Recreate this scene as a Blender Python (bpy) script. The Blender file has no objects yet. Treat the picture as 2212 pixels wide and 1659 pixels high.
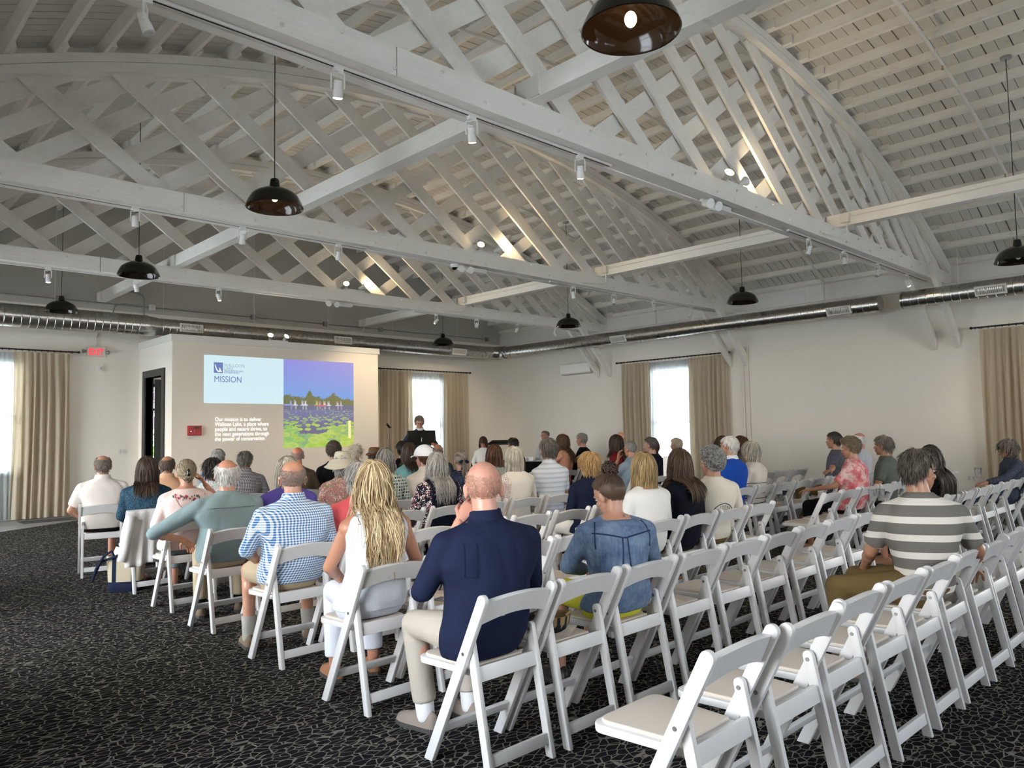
import bpy, bmesh, math, random
import numpy as np
from mathutils import Vector, Matrix
C = bpy.context.scene.collection
PI = math.pi
rng = np.random.default_rng(7)
random.seed(7)
# ---------------------------------------------------------------- mesh builder
class MB:
    def __init__(s): s.v = []; s.f = []; s.n = 0
    def add(s, V, F):
        V = np.asarray(V, float).reshape(-1, 3); n = s.n
        s.v.append(V); s.f += [tuple(i + n for i in f) for f in F]; s.n += len(V); return s
    def box(s, lo, hi):
        x0, y0, z0 = lo; x1, y1, z1 = hi
        V = [(x0,y0,z0),(x1,y0,z0),(x1,y1,z0),(x0,y1,z0),(x0,y0,z1),(x1,y0,z1),(x1,y1,z1),(x0,y1,z1)]
        return s.add(V, [(3,2,1,0),(4,5,6,7),(0,1,5,4),(1,2,6,5),(2,3,7,6),(3,0,4,7)])
    def beam(s, p0, p1, w, h, up=(0,0,1)):
        p0 = np.array(p0, float); p1 = np.array(p1, float); d = p1 - p0; d /= np.linalg.norm(d)
        a = np.cross(d, np.array(up, float)); a /= np.linalg.norm(a); b = np.cross(a, d)
        V = []
        for p in (p0, p1):
            for i, j in ((-1,-1),(1,-1),(1,1),(-1,1)): V.append(p + a*i*w/2 + b*j*h/2)
        return s.add(V, [(0,1,2,3),(7,6,5,4),(0,4,5,1),(1,5,6,2),(2,6,7,3),(3,7,4,0)])
    def loft(s, rings, cap0=True, cap1=True, closed=True):
        R = np.asarray(rings, float); m, n = R.shape[:2]; F = []
        for i in range(m-1):
            for j in range(n if closed else n-1):
                k = (j+1) % n
                F.append((i*n+j, i*n+k, (i+1)*n+k, (i+1)*n+j))
        if cap0: F.append(tuple(range(n-1, -1, -1)))
        if cap1: F.append(tuple((m-1)*n+j for j in range(n)))
        return s.add(R.reshape(-1, 3), F)
    def tube(s, path, r, n=8, caps=True):
        P = np.asarray(path, float); m = len(P)
        r = np.full(m, r) if np.isscalar(r) else np.asarray(r, float)
        T = np.gradient(P, axis=0); T /= np.linalg.norm(T, axis=1, keepdims=True) + 1e-12
        a = np.cross(T[0], (0,0,1.0))
        if np.linalg.norm(a) < .1: a = np.cross(T[0], (1.0,0,0))
        rings = []
        for i in range(m):
            a = a - T[i]*(a@T[i]); a /= np.linalg.norm(a) + 1e-12; b = np.cross(T[i], a)
            t = np.arange(n)*2*PI/n
            rings.append(P[i] + r[i]*(np.cos(t)[:,None]*a + np.sin(t)[:,None]*b))
        return s.loft(rings, caps, caps)
    def capsule(s, p0, p1, r0, r1, n=12, k=4, flat0=False, flat1=False):
        p0 = np.array(p0, float); p1 = np.array(p1, float); d = p1-p0; L = np.linalg.norm(d); d = d/L
        ts, rs = [], []
        if not flat0:
            for i in range(k): a = PI/2*(i+.25)/k; ts.append(-r0*math.cos(a)); rs.append(r0*math.sin(a))
        for i in range(4): ts.append(L*i/3); rs.append(r0+(r1-r0)*i/3)
        if not flat1:
            for i in range(k-1, -1, -1): a = PI/2*(i+.25)/k; ts.append(L+r1*math.cos(a)); rs.append(r1*math.sin(a))
        return s.tube([p0+d*t for t in ts], rs, n)
    def ell(s, c, r, rot=None, nu=16, nv=10):
        c = np.array(c, float); r = np.array(r, float); rings = []
        for i in range(nv+1):
            p = -PI/2 + PI*(i+.001)/(nv+.002); t = np.arange(nu)*2*PI/nu
            q = np.stack([np.cos(p)*np.cos(t)*r[0], np.cos(p)*np.sin(t)*r[1], np.full(nu, np.sin(p)*r[2])], 1)
            if rot is not None: q = q @ np.asarray(rot).T
            rings.append(q + c)
        return s.loft(rings)
    def lathe(s, prof, c=(0,0,0), n=24, cap=False):
        c = np.array(c, float); t = np.arange(n)*2*PI/n
        return s.loft([c + np.stack([r*np.cos(t), r*np.sin(t), np.full(n, z)], 1) for r, z in prof], cap, cap)
    def prism(s, poly, x0, x1, axis=0):
        # polygon in the two other axes, extruded along axis
        poly = np.asarray(poly, float); n = len(poly); A = np.zeros((2, n, 3)); o = [i for i in range(3) if i != axis]
        A[:, :, o[0]] = poly[:, 0]; A[:, :, o[1]] = poly[:, 1]; A[0, :, axis] = x0; A[1, :, axis] = x1
        return s.loft(A)
    def mesh(s, name, smooth=0):
        me = bpy.data.meshes.new(name)
        V = np.concatenate(s.v) if s.v else np.zeros((0,3))
        me.from_pydata(V.tolist(), [], s.f)
        me.validate()
        bm = bmesh.new(); bm.from_mesh(me)
        if len(bm.faces) < 60000: bmesh.ops.recalc_face_normals(bm, faces=bm.faces)
        bm.to_mesh(me); bm.free()
        if smooth:
            me.polygons.foreach_set('use_smooth', [True]*len(me.polygons))
            if smooth < 180: me.set_sharp_from_angle(angle=math.radians(smooth))
        return me
def link(name, me, mat=None, parent=None, loc=None):
    o = bpy.data.objects.new(name, me); C.objects.link(o)
    if mat is not None and me is not None: me.materials.clear(); me.materials.append(mat)
    if parent is not None: o.parent = parent
    if loc is not None: o.location = loc
    return o
def obj(name, mb, mat, parent=None, smooth=0, loc=None): return link(name, mb.mesh(name, smooth), mat, parent, loc)
def tag(o, label=None, cat=None, group=None, kind=None):
    if label: o['label'] = label
    if cat: o['category'] = cat
    if group: o['group'] = group
    if kind: o['kind'] = kind
    return o
def empty(name, loc=(0,0,0), rz=0):
    o = bpy.data.objects.new(name, None); C.objects.link(o); o.location = loc; o.rotation_euler = (0,0,rz); o.empty_display_size = .1; return o
def thing(name, label, cat, loc=(0,0,0), rz=0, group=None): return tag(empty(name, loc, rz), label, cat, group)
KIDS = {}
def children(o): return [c for c in bpy.data.objects if c.parent == o]
def copy_tree(o, parent=None, kids=None):
    c = o.copy(); C.objects.link(c); c.parent = parent
    for ch in (kids or children)(o): copy_tree(ch, c, kids)
    return c
def struct(name, mb, mat, parent=None, smooth=0):
    o = obj(name, mb, mat, parent, smooth)
    if parent is None: o['kind'] = 'structure'
    return o
# ---------------------------------------------------------------- materials
class NT:
    def __init__(s, name):
        s.m = bpy.data.materials.new(name); s.m.use_nodes = True; s.t = s.m.node_tree
        s.b = s.t.nodes['Principled BSDF']; s.out = s.t.nodes['Material Output']
    def n(s, typ, props=None, **inp):
        nd = s.t.nodes.new('ShaderNode'+typ)
        for k, v in (props or {}).items(): setattr(nd, k, v)
        for k, v in inp.items():
            i = nd.inputs[int(k[1:])] if k[0] == 'i' and k[1:].isdigit() else nd.inputs[k]
            s.set(i, v)
        return nd
    def set(s, i, v):
        if isinstance(v, bpy.types.NodeSocket): s.t.links.new(v, i)
        elif isinstance(v, bpy.types.Node): s.t.links.new(v.outputs[0], i)
        else: i.default_value = v
    def coord(s, scale=(1,1,1), rot=(0,0,0), loc=(0,0,0), which='Object'):
        tc = s.n('TexCoord'); mp = s.n('Mapping', i0=tc.outputs[which], i1=loc, i2=rot, i3=scale); return mp.outputs[0]
    def noise(s, vec, scale, detail=2, rough=.5):
        return s.n('TexNoise', Vector=vec, Scale=scale, Detail=detail, Roughness=rough).outputs[0]
    def math(s, op, a, b=0.0, c=0.0): return s.n('Math', {'operation': op}, i0=a, i1=b, i2=c).outputs[0]
    def sep(s, vec): return s.n('SeparateXYZ', i0=vec).outputs
    def ramp(s, fac, stops, interp='LINEAR'):
        r = s.n('ValToRGB', i0=fac); cr = r.color_ramp; cr.interpolation = interp
        while len(cr.elements) < len(stops): cr.elements.new(.5)
        for e, (p, c) in zip(cr.elements, stops): e.position = p; e.color = c4(c)
        return r.outputs[0]
    def mix(s, fac, a, b, mode='MIX'):
        nd = s.n('MixRGB', {'blend_type': mode}, i0=fac, i1=a if not isinstance(a, tuple) else c4(a), i2=b if not isinstance(b, tuple) else c4(b)); return nd.outputs[0]
    def bump(s, h, strength=.3, dist=.005): s.set(s.b.inputs['Normal'], s.n('Bump', i0=strength, i1=dist, Height=h).outputs[0])
    def p(s, **kw):
        for k, v in kw.items(): s.set(s.b.inputs[k.replace('_', ' ')], v)
        return s
def c4(c): return (c[0], c[1], c[2], 1.0)
def srgb(r, g, b):
    f = lambda u: (u/255/12.92 if u/255 <= .04045 else ((u/255+.055)/1.055)**2.4)
    return (f(r), f(g), f(b))
MATS = {}
def plain(name, col, rough=.6, metal=0., bump=0., bscale=60., spec=.5, var=0., emit=None, estr=0.):
    if name in MATS: return MATS[name]
    t = NT(name); col4 = c4(col)
    t.p(Base_Color=col4, Roughness=rough, Metallic=metal); t.b.inputs['Specular IOR Level'].default_value = spec
    if var or bump:
        v = t.coord(); nz = t.noise(v, bscale, 3)
        if var: t.p(Base_Color=t.mix(nz, tuple(x*(1-var) for x in col), tuple(min(1, x*(1+var)) for x in col)))
        if bump: t.bump(nz, bump, .004)
    if emit: t.p(Emission_Color=c4(emit), Emission_Strength=estr)
    MATS[name] = t.m; return t.m
def cloth(name, col, weave=900., wr=.35, var=.12, rough=.85):
    if name in MATS: return MATS[name]
    t = NT(name); v = t.coord(); big = t.noise(v, 7, 4, .6); fine = t.noise(v, weave*.3, 2)
    t.p(Base_Color=t.mix(fine, tuple(x*(1-var) for x in col), tuple(min(1, x*(1+var)) for x in col)), Roughness=rough)
    t.b.inputs['Specular IOR Level'].default_value = .12
    t.bump(t.math('MULTIPLY_ADD', fine, .08, big), wr, .02)
    MATS[name] = t.m; return t.m
def pattern_cloth(name, fn, wr=.35):
    if name in MATS: return MATS[name]
    t = NT(name); v = t.coord(); col = fn(t, v)
    t.p(Base_Color=col, Roughness=.85); t.b.inputs['Specular IOR Level'].default_value = .12
    t.bump(t.noise(v, 7, 4, .6), wr, .02)
    MATS[name] = t.m; return t.m
def gingham(c1, c2, size):
    def f(t, v):
        x, y, z = t.sep(v)[:3]
        u = t.math('ADD', x, t.math('MULTIPLY', y, .6))
        a = t.math('GREATER_THAN', t.math('FRACT', t.math('MULTIPLY', u, 1/size)), .5)
        b = t.math('GREATER_THAN', t.math('FRACT', t.math('MULTIPLY', z, 1/size)), .5)
        return t.ramp(t.math('MULTIPLY', t.math('ADD', a, b), .5), [(0, c1), (.5, tuple((p+q)/2 for p, q in zip(c1, c2))), (1, c2)])
    return f
def hstripe(period, stops, phase=0., tilt=0.):
    def f(t, v):
        x, y, z = t.sep(v)[:3]
        u = t.math('FRACT', t.math('MULTIPLY_ADD', z, 1/period, phase))
        return t.ramp(u, stops, 'CONSTANT')
    return f
def floral(bg, cols, scale, thr=.5):
    def f(t, v):
        nz = t.n('TexNoise', Vector=v, Scale=scale*1.3, Detail=1.0)
        vv = t.n('MixRGB', i0=.12, i1=v, i2=nz.outputs[1]).outputs[0]
        vo = t.n('TexVoronoi', Vector=vv, Scale=scale)
        r = t.sep(vo.outputs['Color'])[0]
        stops = [(i/len(cols), c) for i, c in enumerate(cols)]
        m = t.math('LESS_THAN', vo.outputs['Distance'], thr)
        return t.mix(m, bg, t.ramp(r, stops, 'CONSTANT'))
    return f
# ---------------------------------------------------------------- room
XL, XR, YB, YF = -.5, 15.5, 16.65, -3.6
XC = 7.5
def arch(x): return 6.44 - (16.6 - math.sqrt(16.6**2 - (x-XC)**2))
def painted(name, col, grain=(1,1,1), stain=.10, bumps=.25, stc=(.40,.33,.22)):
    if name in MATS: return MATS[name]
    t = NT(name); v = t.coord(grain); w = t.coord()
    n1 = t.noise(v, 14, 5, .65); n2 = t.noise(w, 2.2, 4, .7); knot = t.noise(w, 5.5, 2)
    c = t.mix(n1, tuple(x*.86 for x in col), tuple(min(1, x*1.06) for x in col))
    k = t.ramp(knot, [(0, (0,0,0)), (.68, (0,0,0)), (.76, (1,1,1))])
    c = t.mix(t.math('MULTIPLY', k, stain*2.2), c, stc)
    s2 = t.ramp(n2, [(.45, (0,0,0)), (.8, (1,1,1))])
    c = t.mix(t.math('MULTIPLY', s2, stain), c, stc)
    t.p(Base_Color=c, Roughness=.62); t.bump(n1, bumps, .01)
    MATS[name] = t.m; return t.m
WHITE = (.85, .825, .775)
m_beamx = painted('painted timber along X', WHITE, (.25, 3, 3))
m_beamy = painted('painted timber along Y', WHITE, (3, .25, 3), .14)
m_plank = painted('painted lattice plank', (.84, .81, .76), (1.2, 2, 1.2), .06, .15)
m_deck = painted('painted roof boards', (.66, .635, .585), (.4, 3, 2), .16, .3)  # darker than the joists: shade between them is put into the colour
m_gap = plain('dark gap', (.012, .011, .010), .9)
def wall_paint(name, col):
    t = NT(name); v = t.coord(); nz = t.noise(v, 140, 2); n2 = t.noise(v, .7, 3)
    t.p(Base_Color=t.mix(n2, tuple(x*.97 for x in col), tuple(x*1.02 for x in col)), Roughness=.75); t.bump(nz, .12, .003); return t.m
m_wall = wall_paint('off-white wall paint', (.80, .76, .685))
m_gable = wall_paint('grey gable boards', (.50, .485, .45))
m_black = plain('black frame paint', (.012, .012, .013), .35)
m_trimw = plain('white trim', (.74, .72, .68), .5)
def carpet():
    t = NT('carpet'); tc = t.n('TexCoord'); mp = t.n('Mapping', i0=tc.outputs['Object'], i2=(0,0,math.radians(38)), i3=(19.5, 31, 1))
    nz = t.n('TexNoise', Vector=tc.outputs['Object'], Scale=21.0, Detail=1.0)
    v = t.n('MixRGB', i0=.16, i1=mp.outputs[0], i2=nz.outputs[1]).outputs[0]
    vo = t.n('TexVoronoi', {'feature': 'DISTANCE_TO_EDGE'}, Vector=v, Scale=1.0, Randomness=.95)
    fib = t.noise(tc.outputs['Object'], 420, 2)
    d = t.math('MULTIPLY_ADD', t.math('SUBTRACT', fib, .5), .05, vo.outputs['Distance'])
    line = t.ramp(d, [(0, (1,1,1)), (.030, (1,1,1)), (.055, (0,0,0))])
    dark = t.mix(fib, (.008, .008, .0092), (.019, .0185, .020)); light = t.mix(fib, (.13, .12, .10), (.25, .23, .19))
    t.p(Base_Color=t.mix(line, dark, light), Roughness=1.0); t.b.inputs['Specular IOR Level'].default_value = 0.
    t.bump(t.math('MULTIPLY_ADD', line, .5, fib), .5, .004); return t.m
m_carpet = carpet()
struct('floor', MB().box((XL-.15, YF-.15, -.12), (XR+.15, YB+.15, 0)), m_carpet)
def tile():
    t = NT('grey floor tile'); v = t.coord(rot=(0,0,.58)); br = t.n('TexBrick', Vector=v, Scale=1.0, i1=c4((.20,.19,.175)), i2=c4((.24,.23,.21)), i3=c4((.10,.095,.09)))
    br.inputs['Brick Width'].default_value = 1.2; br.inputs['Row Height'].default_value = .2; br.inputs['Mortar Size'].default_value = .004
    t.p(Base_Color=br.outputs[0], Roughness=.4); return t.m
struct('floor_entry', MB().prism([(-.5,12.7),(2.48,14.67),(3.79,15.53),(5.19,16.42),(5.19,16.65),(-.5,16.65)], 0, .006, 2), tile())
obj('floor_mat', MB().box((3.0,15.7,.006),(3.9,16.2,.014)), plain('door mat', (.045,.042,.04), .95, bump=.4, bscale=300)).__setitem__('label', 'thin dark door mat on the grey floor tiles below curtain')
bpy.data.objects['floor_mat']['category'] = 'mat'; bpy.data.objects['floor_mat'].name = 'door_mat'
# openings: (a0, a1, z0, z1)
TOP = 6.7
def wall_with(name, axis, at, thick, a0, a1, ztop, openings, mat):
    mb = MB(); cur = a0
    def bx(p, q, z0, z1):
        lo, hi = (p, at, z0), (q, at+thick, z1)
        if axis == 1: lo, hi = (at, p, z0), (at+thick, q, z1)
        lo2 = tuple(min(a, b) for a, b in zip(lo, hi)); hi2 = tuple(max(a, b) for a, b in zip(lo, hi)); mb.box(lo2, hi2)
    for (p, q, z0, z1) in sorted(openings):
        bx(cur, p, 0, ztop); bx(p, q, z1, ztop)
        if z0 > 0: bx(p, q, 0, z0)
        cur = q
    bx(cur, a1, 0, ztop); return struct(name, mb, mat)
WB = [(1.88, 3.08, .88, 3.0), (5.35, 6.75, 0.02, 2.62), (12.0, 13.2, .45, 3.0)]
WR = [(1.84, 3.04, .3, 2.98), (9.96, 11.14, .3, 2.98), (-2.6, -1.2, .3, 2.98)]
WL = [(1.5, 3.4, .5, 2.7), (5.8, 7.8, .3, 2.9), (9.6, 12.2, .3, 2.9), (13.4, 15.6, .3, 2.9)]  # unseen; last opening added and the one before widened to light the end wall
WF_ADDED = [(1.0, 5.0, 2.2, 3.5), (8.0, 12.0, 2.2, 3.5)]  # unseen high windows, added to light the front truss's near face
wall_with('wall_back', 0, YB, .2, XL-.2, XR+.2, 4.1, WB, m_wall)
struct('wall_gable', MB().prism([(x, arch(x)+.22) for x in np.linspace(XL, XR, 25)] + [(XR, 4.1), (XL, 4.1)], YB, YB+.2, 1), m_gable)
wall_with('wall_right', 1, XR, .2, YF-.2, YB+.2, 4.75, WR, m_wall)
wall_with('wall_left', 1, XL, -.2, YF-.2, YB+.2, 4.75, WL, m_wall)
wall_with('wall_front', 0, YF, -.2, XL-.2, XR+.2, TOP, WF_ADDED, m_wall)
# ceiling: boards running across the joists, dark gaps between, joists under them
def ceiling():
    ce = empty('ceiling'); ce['kind'] = 'structure'
    xs = np.linspace(XL-.05, XR+.05, 33); z0 = np.array([arch(x) for x in xs])
    mb = MB(); y = YF; k = 0
    while y < YB:
        w = .128 + .022*rng.random(); g = .008 if rng.random() < .7 else .015
        V = []; 
        for yy in (y, min(y+w, YB)):
            for zo in (.125, .15): V += [(x, yy, z+zo) for x, z in zip(xs, z0)]
        n = len(xs); F = []
        for i in range(n-1):
            F += [(i, i+1, 2*n+i+1, 2*n+i), (n+i, 3*n+i, 3*n+i+1, n+i+1), (i, n+i, n+i+1, i+1), (2*n+i, 2*n+i+1, 3*n+i+1, 3*n+i)]
        mb.add(V, F); y += w + g
    d = obj('roof_boards', mb, m_deck, ce); d['kind'] = 'structure'
    V = [(x, yy, z+.16) for yy in (YF, YB) for x, z in zip(xs, z0)]; n = len(xs)
    struct('roof_backing', MB().add(V, [(i, i+1, n+i+1, n+i) for i in range(n-1)]), m_gap, ce)
    spans = [(YF, .35), (.05, 4.75), (4.2, 8.95), (8.45, 12.9), (12.3, YB)]
    for i, x in enumerate(np.arange(XL+.12, XR, .452)):
        mb = MB(); sl = -(x-XC)/math.sqrt(16.6**2-(x-XC)**2); nx = np.array([-sl, 0, 1.]); nx /= np.linalg.norm(nx)
        for j, (a, b) in enumerate(spans):
            xx = x + (.026 if j % 2 else -.026) + rng.normal(0, .006)
            p = np.array([xx, 0, arch(xx)]) + nx*.062
            mb.beam((p[0], a, p[2]), (p[0], b, p[2]), .05, .122, up=tuple(nx))
        struct('joist', mb, m_beamy, ce)
    return ce
ceiling()
# ---------------------------------------------------------------- trusses
def truss(y0, phase, label, splice):
    t = thing('roof_truss', label, 'truss', (0, y0, 0), 0, 'bowstring roof trusses')
    zb, zt = 4.03, 4.25
    mb = MB(); mb.box((XL+.02, 0, zb), (splice-.004, .085, zt)); mb.box((splice+.004, -.002, zb), (XR-.02, .083, zt)); mb.box((XL+.02, .215, zb), (XR-.02, .30, zt)); mb.box((XL+.02, .085, zb+.012), (XR-.02, .215, zb+.05))
    obj('bottom_chord', mb, m_beamx, t)
    mb = MB(); xs = np.linspace(XL+.02, XR-.02, 41)
    for (ya, yb) in ((0, .085), (.215, .30)):
        for (za, zc) in ((-.10, -.002), (-.205, -.106)):
            mb.loft([[(x, ya, arch(x)+za), (x, yb, arch(x)+za), (x, yb, arch(x)+zc), (x, ya, arch(x)+zc)] for x in xs])
    mb.loft([[(x, .085, arch(x)-.19), (x, .215, arch(x)-.19), (x, .215, arch(x)-.02), (x, .085, arch(x)-.02)] for x in xs])
    obj('top_chord', mb, m_beamx, t)
    s = .74; ang = math.atan(s)
    for lay, (yc, sg) in enumerate(((.112, 1), (.168, -1))):
        k0 = phase if sg > 0 else 2*XC - phase - .21
        for k in range(-14, 12):
            xt = k0 + .865*k          # where the plank's axis meets the arch's underside
            if xt < XL-.3 or xt > XR+.3: continue
            f = lambda u: (xt + sg*u, arch(min(max(xt, XL), XR)) - .15 - s*u)
            z_top = arch(min(max(xt, XL), XR))-.15
            uL = (z_top - (zb+.11))/s
            xa, xb = xt, xt + sg*uL
            if uL < .12: continue
            # clip to the room
            za, zb2 = z_top, zb+.11
            if xb > XR-.06: zb2 = za - s*abs(XR-.06-xa); xb = XR-.06
            if xb < XL+.06: zb2 = za - s*abs(XL+.06-xa); xb = XL+.06
            if xa > XR-.06 or xa < XL+.06: continue
            obj('lattice_plank', MB().beam((xa, yc, za), (xb, yc, zb2), .036, .185, up=(0, 0, 1)), m_plank, t)
    for sx, xw, xi in ((1, XR-.02, 14.2), (-1, XL+.02, .8)):
        for yy in (-.045, .345):
            mb = MB(); dx = xi-xw
            mb.prism([(xw, 2.86), (xi-.10*sx, 4.24), (xi+.10*sx, 4.24), (xw, 3.10)], yy-.04, yy+.04, 1)
            obj('knee_brace', mb, m_beamx, t)
    mb = MB()
    for i, x in enumerate(np.arange(splice-2.6, XR-.3, .43)):
        z = (4.085, 4.195)[i % 2]; mb.lathe([(.0, -.022), (.009, -.022), (.010, -.012), (.016, -.010), (.016, -.002)], n=8)
        mb.v[-1] = np.stack([mb.v[-1][:,0]+x, mb.v[-1][:,2], mb.v[-1][:,1]+z], 1)
    b = obj('bolts', mb, m_trimw, t); b.name = 'bolt_heads'; b['kind'] = 'stuff'
    # track under the chord
    for xa, xb in ((splice-2.3, 5.65), (9.3, 14.6)):
        tr = obj('light_track', MB().box((xa, .13, zb-.012), (xb, .165, zb+.012)), m_trimw, t); obj('track_slot', MB().box((xa+.02, .141, zb-.0135), (xb-.02, .154, zb-.011)), m_gap, tr)
    return t
TY = (4.32, 8.59, 12.5)
truss(TY[0], 8.34, 'large white lattice bowstring truss in front of the two others, rough sawn chord', 3.05)
truss(TY[1], 8.50, 'middle one of the three white lattice bowstring trusses', 3.13)
truss(TY[2], 8.40, 'white lattice bowstring truss before the grey gable wall, above the screen', 3.32)
# longitudinal beams
for x, nm, col in ((4.45, 'square white ceiling beam on the screen side of the ridge, spanning all trusses', WHITE), (10.55, 'white ceiling beam with thin conduit along it, toward the window wall', WHITE)):
    t = thing('ceiling_beam', nm, 'beam', (x, 0, 0))
    t['kind'] = 'structure'
    ys = [YF] + [y+.15 for y in TY] + [YB]
    for a, b in zip(ys[:-1], ys[1:]):
        mb = MB().box((-.07, a+.012, 4.245), (.07, b-.012, 4.425))
        o = obj('beam_length', mb, m_beamy, t)
        mb = MB().box((-.095, b-.30, 4.25), (-.07, b-.04, 4.42)) if x < 5 else MB().tube([(-.08, a+.3, 4.36), (-.08, b-.2, 4.36)], .009, 6)
        obj('splice_plate' if x < 5 else 'conduit', mb, m_trimw, t)
        if x > 5: obj('junction_box', MB().box((-.14, b-.34, 4.28), (-.07, b-.22, 4.40)), m_trimw, t); obj('conduit', MB().tube([(-.10, b-.30, 4.30), (-.10, b-.30, 4.12), (-.16, b-.24, 4.08), (-.6, b-.2, 4.06)], .01, 6), m_trimw, t)
# ---------------------------------------------------------------- screen box (vestibule)
BX0, BX1, BY, BH = 5.19, 9.82, 14.77, 3.46
m_box = wall_paint('box wall paint', (.80, .735, .645))
struct('wall_screen', MB().box((BX0, BY, 0), (BX1, BY+.12, BH-.13)), m_box)
struct('wall_vestibule', MB().box((BX1-.12, BY+.12, 0), (BX1, YB, BH-.13)).box((BX0, BY+.12, 0), (BX0+.12, 15.27, BH-.13)).box((BX0, 16.22, 0), (BX0+.12, YB, BH-.13)).box((BX0, 15.27, 2.70), (BX0+.12, 16.22, BH-.13)).box((7.0, BY+.12, 0), (7.1, YB, BH-.13)), m_wall)
struct('trim_1', MB().box((BX0-.03, BY-.03, BH-.13), (BX1+.03, BY+.14, BH)).box((BX0-.03, BY+.14, BH-.13), (BX0+.14, YB-.01, BH)).box((BX1-.11, BY+.14, BH-.13), (BX1+.03, YB-.01, BH)).box((BX0+.14, BY+.14, BH-.10), (BX1-.11, YB-.01, BH-.06)), m_trimw)
# door in the side of the box
d = empty('door_1', (BX0, 15.745, 0)); d['kind'] = 'structure'
fr = MB()
fr.box((-.03, -.62, 0), (.15, -.475, 2.84)).box((-.03, .475, 0), (.15, .62, 2.84)).box((-.03, -.475, 2.70), (.15, .475, 2.84))
struct('door_frame', fr, m_black, d)
leaf = MB().box((.16, .43, .02), (.98, .472, 2.68)); lf = struct('door_leaf', leaf, plain('dark green black door', (.022, .025, .024), .4), d)
struct('door_panel', MB().box((.26, .425, .2), (.88, .431, 1.1)).box((.26, .425, 1.25), (.88, .431, 2.5)), m_black, lf)
struct('door_handle', MB().tube([(.9, .43, 1.02), (.9, .37, 1.02), (.78, .37, 1.02)], .011, 8), plain('brushed steel', (.5, .5, .5), .3, 1.), lf)
# vestibule glazed front to the garden
g = empty('window_4', (0, YB+.05, 0)); g['kind'] = 'structure'
fb = MB()
for x in (5.35, 5.93, 6.69): fb.box((x, 0, .02), (x+.06, .08, 2.62))
for z in (.02, 2.05, 2.56): fb.box((5.41, 0, z), (6.69, .08, z+.06))
struct('window_frame', fb, m_black, g)
def glass():
    t = NT('window glass'); t.t.nodes.remove(t.b)
    f = t.n('Fresnel', IOR=1.4); tr = t.n('BsdfTransparent'); gl = t.n('BsdfGlossy', Roughness=.02)
    t.set(t.out.inputs[0], t.n('MixShader', i0=f.outputs[0], i1=tr.outputs[0], i2=gl.outputs[0]).outputs[0]); return t.m
m_glass = glass()
struct('window_glass', MB().box((5.41, .035, .08), (6.69, .041, 2.56)), m_glass, g)
# windows
def window(n, axis, at, op, inward):
    a0, a1, z0, z1 = op; w = empty(f'window_{n}'); w['kind'] = 'structure'
    def bx(mb, p, q, za, zb, d0, d1):
        lo, hi = ((p, at+d0, za), (q, at+d1, zb)) if axis == 0 else ((at+d0, p, za), (at+d1, q, zb))
        mb.box(tuple(min(a, b) for a, b in zip(lo, hi)), tuple(max(a, b) for a, b in zip(lo, hi)))
    s = -inward; mb = MB(); f = .055; zm = (z0+z1)/2
    d0, d1 = .04*s, .12*s
    bx(mb, a0, a0+f, z0, z1, d0, d1); bx(mb, a1-f, a1, z0, z1, d0, d1); bx(mb, a0+f, a1-f, z0, z0+f, d0, d1); bx(mb, a0+f, a1-f, z1-f, z1, d0, d1); bx(mb, a0+f, a1-f, zm-.03, zm+.03, d0, d1)
    struct('window_frame', mb, m_trimw, w)
    mb = MB(); bx(mb, a0+f, a1-f, z0+f, z1-f, .075*s, .081*s); struct('window_glass', mb, m_glass, w)
    mb = MB(); bx(mb, a0-.06, a1+.06, z0-.05, z0, 0, -.05*s); struct('window_sill', mb, m_trimw, w)
window(1, 0, YB, WB[0], -1); window(2, 0, YB, WB[2], -1); window(3, 1, XR, WR[1], -1); window(5, 1, XR, WR[0], -1); window(6, 1, XR, WR[2], -1)
k = 7
for op in WL: window(k, 1, XL, op, 1); k += 1
for op in WF_ADDED: window(k, 0, YF, op, 1); k += 1
# curtains
def curtain_mat():
    t = NT('linen curtain'); t.t.nodes.remove(t.b); v = t.coord((1,1,.25)); nz = t.noise(v, 260, 3)
    col = t.mix(nz, (.56, .50, .40), (.78, .71, .60))
    df = t.n('BsdfDiffuse', Color=col, Roughness=.6); tl = t.n('BsdfTranslucent', Color=t.mix(nz, (.60, .50, .36), (.80, .70, .52)))
    t.set(t.out.inputs[0], t.n('MixShader', i0=.42, i1=df.outputs[0], i2=tl.outputs[0]).outputs[0]); return t.m
def sheer_mat():
    t = NT('sheer voile'); t.t.nodes.remove(t.b)
    df = t.n('BsdfDiffuse', Color=c4((.62, .64, .64))); tl = t.n('BsdfTranslucent', Color=c4((.60, .64, .67))); tr = t.n('BsdfTransparent', Color=c4((.80,.84,.88)))
    a = t.n('MixShader', i0=.65, i1=df.outputs[0], i2=tl.outputs[0]); t.set(t.out.inputs[0], t.n('MixShader', i0=.16, i1=a.outputs[0], i2=tr.outputs[0]).outputs[0]); return t.m
m_curt, m_sheer = curtain_mat(), sheer_mat()
m_rod = plain('black iron rod', (.012, .012, .012), .4, .3)
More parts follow.
